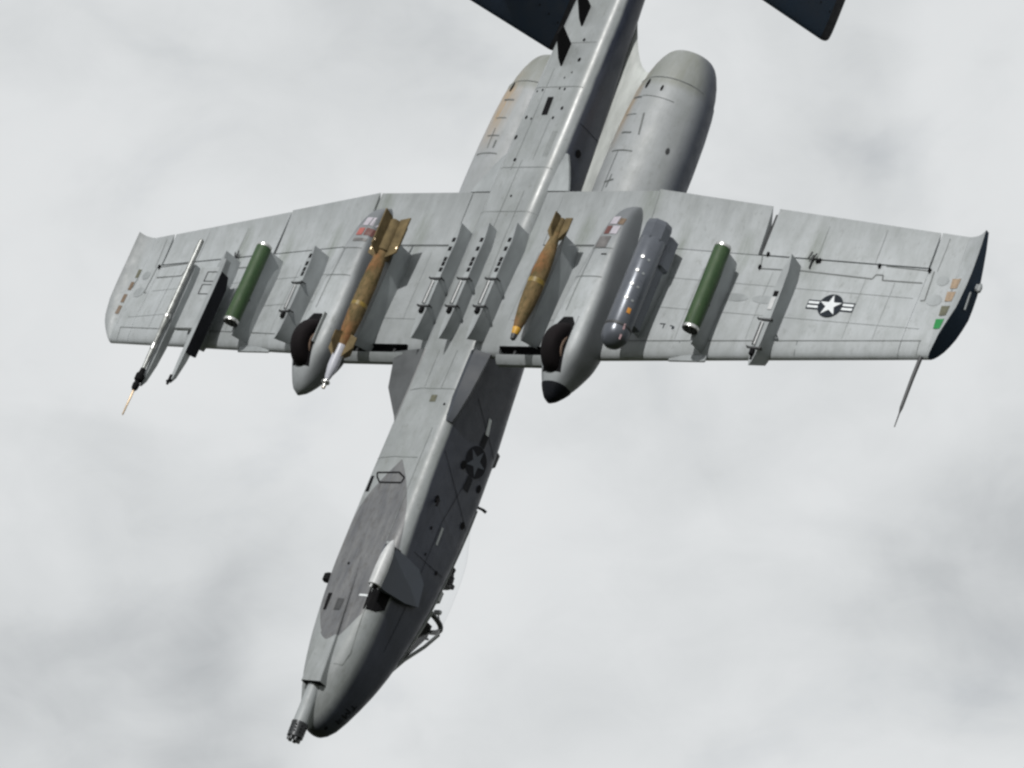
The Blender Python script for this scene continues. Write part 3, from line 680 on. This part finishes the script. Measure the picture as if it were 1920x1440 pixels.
for g_ in (glyph(.36, .56, .11, GF_), glyph(.50, .60, .13, GM), glyph(.64, .65, .11, GT_)): dy('nose_letter', g_, 'fincap', off=.006, step=.03)
# small fittings on the spine and flank
part('spine_antenna', join(rod((4.66, .40, 1.40), (4.68, .47, 1.56), .022), rod((4.68, .46, 1.55), (4.66, .50, 1.60), .026)), M['soot'], JET)
part('spine_light', bevbox(5.35, 5.62, .38, .50, 1.26, 1.44, .04), M['soot'], JET)
part('flank_probe', join(rod((4.14, .61, .33), (4.12, .72, .30), .02), rod((4.12, .71, .30), (4.02, .72, .29), .018)), M['black'], JET)

# blade antennas under the tail
for xo, s_, yo_ in ((12.14, 1.12, -.13), (12.93, 1.0, -.06)):
    po = [(-.10, 0), (.30, 0), (.42, -.30), (.25, -.34), (-.02, -.12)]
    part('blade_antenna', prism(po, lambda p, y, xo=xo, s_=s_, yo_=yo_: (xo + p[0] * s_, y + yo_, -.10 + p[1] * s_), -.016, .016), M['black'], JET, smooth=False)

# wing underside prints and seams
for sg in (1, -1):
    S = []
    le = lambda y: planform(y)[0]
    S += ribbon([(le(y) + .27, sg * y) for y in (3.1, 4.5, 6, 7.2, 8.3)], .012)
    for y in (4.30, 6.28, 7.98, 8.28): S += ribbon([(le(y) + .04, sg * y), (le(y) + .27, sg * y)], .010)
    S += ribbon([(8.62, sg * 5.1), (8.64, sg * 6.6), (8.60, sg * 8.02)], .016)
    S += ribbon([(8.40, sg * 5.17), (8.42, sg * 5.9), (8.38, sg * 7.1), (8.46, sg * 7.14), (8.46, sg * 7.26), (8.37, sg * 7.28), (8.38, sg * 7.95), (8.20, sg * 7.98)], .020)
    S += ribbon([(8.60, sg * 8.07), (8.08, sg * 8.10), (8.07, sg * 8.03)], .018)
    S += ribbon([(8.60, sg * 8.12), (9.18, sg * 8.14)], .008) + ribbon([(8.2, sg * 8.48), (9.15, sg * 8.44)], .010)
    S += ribbon([(8.66, sg * 5.10), (8.40, sg * 5.16)], .014)
    dw('wing_seam', S, 'seam', step=.12) if False else decal('wing_seam', S, BW, 'z', M['seam'], JET, .005, step=.25)
    S = ribbon([(7.6, sg * 2.98), (9.6, sg * 2.935)], .012) + ribbon([(8.1, sg * 3.0), (8.1, sg * 7.9)], .006) + ribbon([(7.55, sg * 3.0), (7.58, sg * 8.2)], .006)
    for y in (4.2, 5.4, 7.0, 7.5): S += ribbon([(le(y) + .3, sg * y), (8.35, sg * y)], .006)
    for y in (6.05, 7.05): S += ribbon([(8.66, sg * y), (9.25, sg * y)], .008)
    S += ribbon([(8.62, sg * 3.0), (8.64, sg * 5.0)], .010) + ribbon([(8.62, sg * 1.0), (8.62, sg * 2.3)], .010) + ribbon([(7.2, sg * .95), (8.5, sg * .95)], .008) + ribbon([(7.2, sg * 1.25), (8.5, sg * 1.3)], .005)
    S += ribbon([(7.20, sg * 1.0), (7.22, sg * 2.2)], .006)
    decal('faint_wing_seam', S, BW, 'z', M['inkfaint'], JET, .005, step=.3)
    # round access covers and slots
    decal('access_cover', [disc(8.45, sg * 8.27, .085, .10, 24), disc(8.10, sg * 8.25, .10, .13, 24)], BW, 'z', M['pylon'], JET, .005)
    decal('access_cover', [disc(7.85, sg * 4.95, .07, .22, 24), disc(7.85, sg * 5.45, .07, .22, 24)], BW, 'z', M['pylon'], JET, .005)
    for x, y in ((8.42, 5.15), (8.66, 5.2), (8.61, 6.08), (8.62, 6.12), (8.61, 7.15), (8.60, 8.0)):
        part('hinge_bracket', bevbox(x - .035, x + .035, sg * y - .018, sg * y + .018, planform(y)[2] - .085 * (1 - (x - 6.6) / 3), planform(y)[2] + .05, .008), M['black'], JET)
    for k in range(3):
        x = 9.62 - k * .24; decal('flap_root_slot', [rect(x - .09, sg * .945, .13 - .02 * k, .028)], BW, 'z', M['black'], JET, .006)
    # gap beside the outer flap
    part('flap_gap', prism([(8.66, -.02), (9.40, -.012), (9.40, .02), (8.66, .08)], lambda p, y, sg=sg: (p[0], y, p[1] + (5.05 - YK) * T7 + .06), sg * 5.03, sg * 5.075), M['soot'], JET)
for sg in (1, -1):
    part('actuator_bracket', join(bevbox(8.46, 8.70, sg * 6.0 - .007, sg * 6.0 + .007, .345, .42, .003), rod((8.60, sg * 6.0, .345), (8.72, sg * 6.05, .352), .012)), M['soot'], JET)
    part('actuator_rod', rod((8.62, sg * 5.94, .33), (8.74, sg * 5.97, .335), .014), M['soot'], JET)
part('wing_edge_vane', join(bevbox(6.685, 6.80, 4.15, 4.85, .215, .25, .01)), M['pylon'], JET)
part('wing_edge_vane', join(bevbox(6.685, 6.80, -4.85, -4.15, .215, .25, .01)), M['pylon'], JET)

# starboard national insignia
ic = (7.84, 6.60)
dw('insignia_bar', [rect(ic[0], ic[1], .165, .80)], 'ink', off=.006)
dw('insignia_bar_white', [rect(ic[0] + .036, ic[1] + s_ * .285, .042, .20) for s_ in (1, -1)] + [rect(ic[0] - .036, ic[1] + s_ * .285, .042, .20) for s_ in (1, -1)], 'white', off=.010)
dw('insignia_disc', [disc(ic[0], ic[1], .205, .205, 32)], 'ink', off=.014)
dw('insignia_star', star(ic[0], ic[1], .192, 0.0), 'white', off=.018)
dw('stencil_mark', [rect(7.26, 3.90, .015, .10), rect(7.22, 3.93, .07, .015), rect(7.24, 4.06, .015, .05), rect(7.21, 4.10, .05, .04)], 'ink', off=.006)
# tip lights and covers
for (x, y, mt) in ((8.41, 8.50, 'tanlamp'), (8.18, 8.495, 'tanlamp'), (7.925, 8.495, 'olivelamp'), (7.69, 8.49, 'greenlamp')):
    dw('tip_light_cover', [[(x - .085, y - .07), (x + .085, y - .085), (x + .085, y + .075), (x - .085, y + .06)]], mt, off=.006)
for (x, y, mt) in ((8.50, -8.50, 'olivelamp'), (8.24, -8.53, 'brown'), (7.98, -8.55, 'brown'), (7.74, -8.54, 'brown')):
    dw('tip_light_cover', [rect(x, y, .17, .07)], mt, off=.006)
part('tip_position_light', join(lathe([(8.33, .015), (8.35, .035), (8.42, .042), (8.48, .02)], 8.86, .80, 12), bevbox(8.36, 8.48, 8.78, 8.84, .77, .83, .02)), M['pylon'], JET)
part('tip_strip_light', prism([(8.28, .70), (7.98, .715), (7.98, .735), (8.28, .725)], lambda p, y: (p[0], y, p[1]), 8.79, 8.812), M['pylon'], JET)

# pitot probe
part('pitot_probe', join(rod((7.14, 8.36, .70), (6.75, 8.362, .682), .032, 12, .030), rod((6.75, 8.362, .682), (6.25, 8.37, .672), .030, 12, .026), rod((6.25, 8.37, .672), (6.15, 8.372, .672), .026, 12, .011), rod((6.15, 8.372, .672), (5.92, 8.375, .672), .011, 10, .008)), M['soot'], JET)

# main landing gear pods with half exposed wheels
for sg in (1, -1):
    yc = 2.60
    PT = [(5.63, .02, .02, -.225), (5.66, .07, .07, -.225), (5.75, .14, .14, -.215), (5.93, .235, .235, -.195), (6.15, .315, .315, -.18), (6.4, .375, .375, -.17), (6.8, .39, .395, -.155), (7.4, .38, .40, -.125), (8.0, .315, .37, -.11), (8.6, .25, .33, -.09), (9.0, .18, .27, -.06), (9.25, .10, .16, -.0), (9.36, .02, .03, .05)]
    xp = [5.63 + i * (3.73 / 44) for i in range(45)]
    PS = smooth_tab(PT, xp); secs = []
    for x, (w, h, zc) in zip(xp, PS):
        ex = .85 - .33 * min(1, max(0, (x - 5.9) / .7)); secs.append([(x, sg * yc + w * math.copysign(abs(math.cos(a)) ** ex, math.cos(a)), zc + h * .97 * math.copysign(abs(math.sin(a)) ** ex, math.sin(a))) for a in [2 * math.pi * i / 40 for i in range(40)]])
    pod = part('landing_gear_pod', loft(secs), M['podpaint'], JET, 'landing gear pod with a matt black nose cap' if sg > 0 else 'landing gear pod with a plain grey nose', angle=50)
    if sg > 0:
        # black nose cap: the same shape, 3 mm proud
        sec2 = []
        for k in range(10):
            x = 5.623 + k * (5.90 - 5.623) / 9
            w, h, zc = smooth_tab(PT, [max(x, 5.63)])[0]
            sec2.append([(x + .06 * math.cos(a - 2.6) * 0, sg * yc + (w + .005) * math.copysign(abs(math.cos(a)) ** .85, math.cos(a)), zc + (h + .005) * math.copysign(abs(math.sin(a)) ** .85, math.sin(a))) for a in [2 * math.pi * i / 32 for i in range(32)]])
        part('black_nose_cap', loft(sec2), M['fincap'], pod, angle=50)
    BP = bvh_of(pod)
    # wheel well opening and wheel
    decal('wheel_well', [[(6.05, sg * yc - .175), (6.05, sg * yc + .175), (6.86, sg * yc + .17), (6.98, sg * yc + .08), (6.98, sg * yc - .10), (6.86, sg * yc - .175)]], BP, 'z', M['black'], pod, .006)
    wx, wz = 6.46, -.365
    prof = [(-.13, .25), (-.14, .30), (-.135, .36), (-.11, .41), (-.06, .435), (0, .442), (.06, .435), (.11, .41), (.135, .36), (.14, .30), (.13, .25)]
    def wheel_lathe(prof, n=40):
        return loft([[(wx + r * math.cos(a), sg * yc + o_, wz + r * math.sin(a)) for a in [2 * math.pi * i / n for i in range(n)]] for o_, r in prof])
    wheel = part('main_wheel', wheel_lathe([(-.10, .245), (.10, .245)]), M['hub'], JET)
    part('tyre', wheel_lathe(prof), M['rubber'], wheel, angle=40)
    part('wheel_rim', join(wheel_lathe([(.128, .235), (.145, .235), (.145, .20), (.125, .19)]), wheel_lathe([(.10, .12), (.15, .10), (.155, .04)])), M['hub'], wheel, angle=30)
    for a in [2 * math.pi * k / 8 for k in range(8)]: part('rim_bolt', rod((wx + .16 * math.cos(a), sg * yc + .128, wz + .16 * math.sin(a)), (wx + .16 * math.cos(a), sg * yc + .14, wz + .16 * math.sin(a)), .018, 6), M['black'], wheel)
    # rear dispenser faces under the pod
    if sg > 0:
        for x, y, dx, dy_, mt in ((8.86, 2.57, .16, .14, 'lilac'), (8.84, 2.705, .13, .09, 'brown'), (8.66, 2.54, .16, .10, 'maroon'), (8.66, 2.67, .16, .13, 'lilac'), (8.42, 2.56, .22, .22, 'greybox')):
            decal('dispenser_cover', [rect(x, y, dx, dy_)], BP, 'z', M[mt], pod, .008)
        decal('pod_slot', [rect(8.18, 2.70, .02, .10)], BP, 'z', M['black'], pod, .008)
    else:
        for x, y, dx, dy_, mt in ((8.86, -2.58, .18, .12, 'lilac'), (8.86, -2.44, .18, .12, 'lilac'), (8.64, -2.60, .15, .12, 'red'), (8.64, -2.44, .15, .13, 'maroon'), (8.47, -2.53, .06, .26, 'greybox')):
            decal('dispenser_cover', [rect(x, y, dx, dy_)], BP, 'z', M[mt], pod, .008)
    decal('pod_seam', ribbon([(7.75, sg * yc - .3), (7.75, sg * yc + .25)], .012) + ribbon([(7.1, sg * yc - .12), (8.3, sg * yc - .14)], .010) + ribbon([(8.3, sg * yc - .2), (8.3, sg * yc + .2)], .012), BP, 'z', M['seam'], pod, .006)
    part('gear_door', bevbox(6.42, 6.98, sg * yc + (.165), sg * yc + (.19), -.60, -.40, .01) if sg < 0 else bevbox(6.75, 7.0, sg * yc + (.165), sg * yc + (.19), -.54, -.40, .01), M['light'], JET)

# ----- pylons
def pylon_vf(L, h, ztop, th=.068, rear_cut=.10, lead=.0, belly=False):
    """local: x 0 at the front bottom corner .. L aft, z 0 at the bottom"""
    st = [(0.0, .006), (.04, .028), (.10, .048), (.22, .062), (.45, th), (.70, th), (.84, .058), (.92, .034), (1.0, .005)]
    secs = []
    for u, t_ in st:
        x = u * L; zb = 0.0 + max(0, (u - .86)) * .25 * 0
        xt_ = x + (lead * (1 - u)) - rear_cut * u * 0
        secs.append([(x, -t_, zb), (x, t_, zb), (xt_, t_ * 1.05, ztop), (xt_, -t_ * 1.05, ztop)])
    return loft(secs)
def dress(py, L, xb, slots, rail=True):
    """sway braces, bright rack bar and slots under an empty pylon"""
    for x in xb:
        b_ = part('sway_brace', join(bevbox(x - .018, x + .018, -.125, .125, -.026, .0, .006), rod((x, -.118, -.05), (x, -.118, .0), .014, 8), rod((x, .118, -.05), (x, .118, .0), .014, 8), rod((x, -.115, -.01), (x + .05, -.045, .12), .012, 6), rod((x, .115, -.01), (x + .05, .045, .12), .012, 6)), M['soot'], py)
    if rail:
        part('rack_bar', join(rod((xb[0] + .05, -.02, -.025), (xb[1] - .05, -.02, -.025), .014, 8)), M['finpod'], py)
        part('rack_frame', bevbox(xb[0] - .13, xb[0] - .03, -.05, .03, -.05, .004, .012), M['black'], py)
        part('rack_side_bar', join(rod((xb[0] + .05, -.06, -.015), (xb[1] - .05, -.06, -.015), .012, 8)), M['soot'], py)
    for x in slots:
        part('ejector_slot', bevbox(x - .04, x + .04, -.035, .03, -.005, .01, .003), M['black'], py)
def pylon(y, x0, zb, L, h, label, ztop, xb=None, slots=(), th=.068, lead=.12, cant=0):
    p = part('weapon_pylon', pylon_vf(L, h, ztop, th, lead=lead), M['pylon'], JET, label, angle=30, loc=(x0, y, zb))
    p.rotation_euler = (cant, 0, 0)
    if xb: dress(p, L, xb, slots)
    return p
R7 = math.radians(7)
# the pylon's bottom follows the measured line, its top is buried in the skin
for y in (-.58, 0, .58):
    p = pylon(y, 6.64, -.385, 2.20, .3, 'empty pylon under the belly', .33 if y == 0 else .36, (.60, 1.12), (1.30, 1.41, 1.50, 1.70, 1.87), th=.052, lead=.18)
    p.rotation_euler = (0, math.radians(-1.0), 0)
for y, x0 in ((1.71, 6.62), (-1.73, 6.5)):
    pylon(y, x0, -.40, 1.95, .35, 'inboard pylon carrying a tan bomb', .42, None, th=.07, lead=.10)
pylon(3.60, 6.95, -.28, 1.7, .35, 'pylon carrying the grey sensor pod', .42, None, th=.085, lead=.05, cant=R7)
pylon(-3.63, 6.66, -.26, 1.80, .35, 'empty port pylon outboard of the landing gear', .42, (.52, 1.07), (1.25, 1.34, 1.45, 1.6), lead=.12, cant=-R7)
pylon(4.76, 6.80, -.12, 1.66, .35, 'pylon carrying a green launcher', .42, None, lead=.05, cant=R7)
pylon(-4.77, 6.80, -.12, 1.66, .35, 'pylon carrying a green launcher', .42, None, lead=.05, cant=-R7)
pylon(5.87, 6.52, .02, 1.98, .35, 'outermost starboard pylon, empty', .42, (.30, .80), (), lead=.25, cant=R7)
pO = [o for o in JET.children if o.get('label') == 'outermost starboard pylon, empty'][0]
part('rack_cover', bevbox(.98, 1.20, -.045, .03, -.012, .005, .003), M['brass'] if False else M['finpod'], pO)
part('ejector_slot', bevbox(1.22, 1.31, -.04, .035, -.012, .01, .003), M['black'], pO)
part('ejector_slot', bevbox(.10, .22, -.02, .02, -.010, .01, .003), M['black'], pO)
pylon(-5.90, 6.70, .02, 1.84, .35, 'outermost port pylon with twin missile rails', .42, None, lead=.10, cant=-R7)
# twin rail adapter under the outermost port pylon
ARM = part('rail_adapter', bevbox(6.92, 8.15, -6.18, -5.60, -.09, -.01, .02), M['light'], JET)
for fx in (7.70, 7.95): part('adapter_frame', join(bevbox(fx - .10, fx + .10, -5.98, -5.96, -.098, -.085, .003), bevbox(fx - .10, fx - .085, -5.96, -5.74, -.098, -.085, .003), bevbox(fx + .085, fx + .10, -5.96, -5.74, -.098, -.085, .003)), M['soot'], ARM)
def rail(y, z, x0, x1, mt, dk=1.0):
    secs = []
    for x, w, d in ((x0, .012, .02), (x0 + .12, .03, .07), (x0 + .45, .042, .12), (x0 + .8, .045, .15), (x1 - .3, .045, .15), (x1, .03, .12)):
        secs.append([(x, y - w, z), (x, y + w, z), (x, y + w, z + d * dk), (x, y - w, z + d * dk)])
    return part('missile_rail', loft(secs), M[mt], JET, angle=30)
rail(-6.20, -.22, 5.72, 8.10, 'pylon')
rail(-5.53, -.25, 5.78, 8.20, 'pylon')
part('rail_side_box', loft([[(x, -5.478 - w, -.245), (x, -5.478, -.245), (x, -5.478, -.245 + d), (x, -5.478 - w, -.245 + d)] for x, w, d in ((6.38, .02, .10), (6.42, .04, .25), (7.75, .04, .25), (7.95, .03, .18))]), M['railblack'], JET, angle=20)
part('rail_tip', join(rod((5.92, -5.56, -.24), (5.74, -5.56, -.26), .035, 10, .02), rod((5.80, -5.60, -.26), (5.82, -5.50, -.26), .02, 8)), M['black'], JET)

# nose wheel bay and nose gear shadowed opening on the starboard chine
decal('nose_wheel_bay', [[(2.36, .42), (2.36, .64), (2.02, .60), (2.00, .42)]], BF, 'z', M['black'], JET, .008)
decal('nose_wheel_bay', [[(2.36, -.02), (2.36, .22), (2.12, .24), (2.02, .10), (2.03, .0)]], BF, 'y', M['black'], JET, .008)
part('gear_hinge', join(rod((3.08, .50, -.05), (3.05, .62, .06), .022)), M['black'], JET)
part('angle_vane', bevbox(2.46, 2.60, .10, .14, -.12, -.05, .01) if False else rod((3.14, .40, -.05), (3.10, .48, -.08), .03), M['light'], JET)

# ------------------------------------------------------------------ laser spot tracker pod on its pylon beside the nose
TR = top('tracker_pod', 'small pale bullet shaped pod on a short pylon beside the nose', 'sensor pod', None, (2.63, .80, -.36))
part('pod_body', lathe([(-.40, .08), (-.395, .098), (-.30, .102), (-.10, .105), (.10, .098), (.25, .075), (.36, .035), (.40, .004)], 0, 0, 24), M['finpod'], TR, angle=50)
part('glass_window', lathe([(-.43, .055), (-.402, .062)], 0, 0, 20), M['black'], TR)
part('nose_fin', join(bevbox(-.47, -.40, -.02, .02, -.08, -.05, .006)), M['finpod'], TR)
pp = [(3.00, -.28), (2.98, -.05), (3.02, .45), (2.80, .72), (2.45, .66), (2.36, .50), (2.33, -.30)]
part('tracker_pylon', prism([(2.98, -.30), (3.02, .10), (3.00, .50), (2.86, .72), (2.50, .80), (2.40, .50), (2.33, .0), (2.33, -.30)], lambda p, y: (p[0], y, p[1]), .60, .705), M['midgrey'], JET, smooth=False)
part('tracker_arm', bevbox(2.36, 2.96, .66, .80, -.36, -.22, .02), M['fincap'], JET)

# ------------------------------------------------------------------ stores: things of their own, hung under the wings
def fin_x(x0, x1, x2, x3, r0, r1, y_th, angs, tw=0):
    out_ = []
    for a in angs:
        ca, sa = math.cos(a), math.sin(a)
        po = [(x0, r0), (x1, r1), (x2, r1), (x3, r0)]
        V_ = []
        for s_ in (-y_th, y_th):
            for x, r in po: V_.append((x, r * ca - s_ * sa, r * sa + s_ * ca))
        out_.append((V_, [[0, 1, 2, 3], [4, 5, 6, 7], [0, 1, 5, 4], [1, 2, 6, 5], [2, 3, 7, 6], [3, 0, 4, 7]]))
    return out_
A45 = [math.radians(90 * k) for k in range(4)]
# laser guided bomb on the port inner pylon
B = top('guided_bomb', 'tan guided bomb with pale seeker and wide tail fins, beside the port wheel', 'bomb', None, (6.5, -1.73, -.60))
part('bomb_body', lathe([(-.32, .07), (-.10, .095), (.15, .122), (.45, .137), (.95, .137), (1.25, .125), (1.50, .105), (1.60, .098)], 0, 0, 28), M['tan'], B, angle=40)
part('yellow_stripe', lathe([(.55, .139), (.62, .139)], 0, 0, 28), M['mustard'], B)
sk = part('seeker_section', lathe([(-.80, .035), (-.74, .055), (-.55, .085), (-.32, .088), (.02, .088)], 0, 0, 24), M['seeker'], B, angle=40)
part('seeker_head', join(lathe([(-.95, .030), (-.86, .033)], 0, 0, 14), lathe([(-.87, .055), (-.855, .07), (-.83, .07), (-.82, .055)], 0, 0, 18), lathe([(-.83, .03), (-.79, .03)], 0, 0, 12)), M['steel'], sk, angle=40)
part('seeker_lens', lathe([(-.965, .012), (-.955, .028), (-.93, .032)], 0, 0, 14), M['brass'], sk)
for v in fin_x(-.38, -.20, -.02, .06, .08, .26, .008, A45): part('control_fin', v, M['tanfin'], B, smooth=False)
for a, mt in ((A45[2], 'orangered'),):
    part('round_mark', ([(-.10 + .045 * math.cos(q), (.19) * math.cos(a) + (.045 * math.sin(q)) * math.cos(a) + .012 * math.sin(a), (.19) * math.sin(a) + (.045 * math.sin(q)) * math.sin(a) - .012 * math.cos(a)) for q in [2 * math.pi * k / 14 for k in range(14)]], [list(range(14))]), M[mt], B, smooth=False)
part('tail_section', lathe([(1.60, .100), (1.62, .12), (2.15, .12), (2.20, .09)], 0, 0, 24), M['tanfin'], B, angle=40)
for v in fin_x(1.50, 1.60, 2.26, 2.22, .10, .30, .012, A45): part('tail_fin', v, M['tanfin'], B, smooth=False)
for a in A45: part('fin_bolt', lathe([(1.66, .02), (1.70, .02)], .27 * math.cos(a), .27 * math.sin(a), 8), M['brass'], B)
# bomb on the starboard inner pylon
B2 = top('practice_bomb', 'tan bomb with orange flank and yellow nose band, beside the belly', 'bomb', None, (6.5, 1.71, -.58))
part('bomb_body', lathe([(.13, .045), (.20, .062), (.35, .09), (.6, .122), (.85, .137), (1.25, .137), (1.55, .118), (1.80, .085), (1.95, .07), (2.12, .06)], 0, 0, 28), M['tan'], B2, angle=40)
part('nose_band', lathe([(.115, .053), (.13, .056), (.22, .072), (.235, .066)], 0, 0, 24), M['yellow'], B2, angle=40)
part('nose_plug', lathe([(.015, .02), (.03, .04), (.10, .052), (.117, .052)], 0, 0, 20), M['soot'], B2, angle=40)
part('yellow_stripe', lathe([(1.02, .1385), (1.10, .1385)], 0, 0, 28), M['mustard'], B2)
for v in fin_x(1.85, 2.02, 2.26, 2.26, .065, .20, .010, A45): part('tail_fin', v, M['tanfin'], B2, smooth=False)
part('tail_tube', lathe([(2.10, .062), (2.24, .055)], 0, 0, 16), M['tanfin'], B2)

# green rocket launchers, one under each wing
def launcher(y, label):
    z0 = (abs(y) - YK) * T7 - .47
    G = top('rocket_launcher', label, 'rocket pod', 'green tube launchers under the wings', (7.72, y, z0))
    return G
G1 = launcher(4.76, 'green tube launcher under the starboard wing, between grey sensor pod and star insignia')
tubeb = part('launcher_tube', lathe([(-.73, .122), (-.70, .130), (.68, .130), (.72, .122)], 0, 0, 32), M['green'], G1, angle=30)
part('end_band', lathe([(-.765, .125), (-.755, .133), (-.715, .134), (-.705, .130)], 0, 0, 32), M['steel'], G1, angle=30)
part('end_band', lathe([(.70, .130), (.71, .131), (.745, .128), (.75, .120)], 0, 0, 32), M['steel'], G1, angle=30)
part('launcher_face', lathe([(-.768, .121), (-.76, .121)], 0, 0, 28), M['black'], G1)
for k in range(7):
    a = 2 * math.pi * k / 6; r = .078 if k < 6 else 0
    part('rocket_tube', lathe([(-.778, .032), (-.766, .034)], r * math.cos(a), r * math.sin(a), 12), M['soot'], G1)
part('hanger_lug', join(bevbox(-.30, -.22, -.03, .03, .12, .22, .01), bevbox(.18, .26, -.03, .03, .12, .22, .01), rod((-.26, -.09, .10), (-.26, .09, .10), .02)), M['soot'], G1)
G2 = launcher(-4.77, 'green tube launcher under the port wing, next to the twin missile rails')
for ch in list(G1.children):
    c_ = ch.copy(); C.objects.link(c_); c_.parent = G2

# grey sensor pod on the next starboard pylon
z0 = (3.6 - YK) * T7 - .54
SP = top('targeting_pod', 'fat dark grey sensor pod with row of bright fasteners beside starboard wheel', 'sensor pod', None, (7.4, 3.585, z0 - .015))
SP.matrix_world = SP.matrix_world @ Matrix.Diagonal((1, 1.12, 1.12, 1))
part('pod_body', lathe([(-.66, .175), (-.62, .187), (.98, .190), (1.00, .180)], 0, 0, 32), M['podgrey'], SP, angle=30)
part('nose_ball', lathe([(-.93, .02), (-.92, .06), (-.89, .105), (-.83, .155), (-.75, .186), (-.66, .192), (-.60, .188)], 0, 0, 32), M['podgrey'], SP, angle=60)
part('nose_collar', lathe([(-.60, .189), (-.59, .195), (-.56, .195), (-.55, .189)], 0, 0, 32), M['soot'], SP)
secs = []
for x, k_ in ((.90, .9), (.98, 1.0), (1.22, 1.0), (1.30, .9)):
    secs.append([(x, .20 * k_ * math.cos(math.radians(a)) * 1.0, .20 * k_ * math.sin(math.radians(a))) for a in (22, 67, 112, 157, 202, 247, 292, 337)])
part('rear_housing', loft(secs), M['podgrey'], SP, smooth=False)
part('top_adapter', join(bevbox(-.45, 1.15, -.12, .12, .10, .32, .03), bevbox(.62, 1.22, -.14, .17, .10, .36, .05)), M['podgrey'], SP)
for k in range(4):
    a = math.radians(-63); x = .60 - .245 * k
    part('fastener', join(rod((x, .172 * math.cos(a), .172 * math.sin(a)), (x, .201 * math.cos(a), .201 * math.sin(a)), .024, 12)), M['bright'], SP)
    a = math.radians(-35)
    part('grey_patch', join(rod((x - .02, .172 * math.cos(a), .172 * math.sin(a)), (x - .02, .194 * math.cos(a), .194 * math.sin(a)), .020, 8)), M['pylon'], SP)
def on_pod(x, deg, dx, dd, mt, nm):
    V_ = []; n_ = 5
    for i in range(n_):
        for s_ in (-.5, .5):
            a = math.radians(deg + dd * (i / (n_ - 1) - .5)); V_.append((x + dx * s_, .1945 * math.cos(a), .1945 * math.sin(a)))
    part(nm, (V_, [[2 * i, 2 * i + 1, 2 * i + 3, 2 * i + 2] for i in range(n_ - 1)]), M[mt], SP)
on_pod(-.33, -33, .09, 16, 'orange', 'orange_patch'); on_pod(-.60, -25, .10, 8, 'pink', 'pink_strip'); on_pod(-.78, -25, .09, 8, 'pink', 'pink_strip')

# instrumentation pod on the outer port rail: long silver rod with black collar and thin spike
IP = top('instrument_pod', 'long thin silver pod with black collar and spike on outer port rail', 'sensor pod', None, (7.0, -6.21, -.30))
part('pod_tube', lathe([(-1.02, .034), (-.75, .040), (-.20, .044), (-.17, .052), (.35, .052), (.38, .048), (1.52, .048), (1.55, .03)], 0, 0, 20), M['silver'], IP, angle=30)
part('joint_ring', lathe([(-.02, .054), (.0, .060), (.05, .060), (.07, .054)], 0, 0, 20), M['steel'], IP); part('joint_ring', lathe([(-.62, .046), (-.58, .048), (-.52, .048)], 0, 0, 20), M['steel'], IP)
part('black_collar', join(lathe([(-1.42, .03), (-1.38, .055), (-1.30, .06), (-1.26, .045), (-1.22, .075), (-1.12, .075), (-1.08, .05), (-1.0, .042)], 0, 0, 16)), M['black'], IP, angle=30)
part('spike', lathe([(-1.90, .006), (-1.88, .014), (-1.42, .020)], 0, 0, 10), M['brass'], IP)
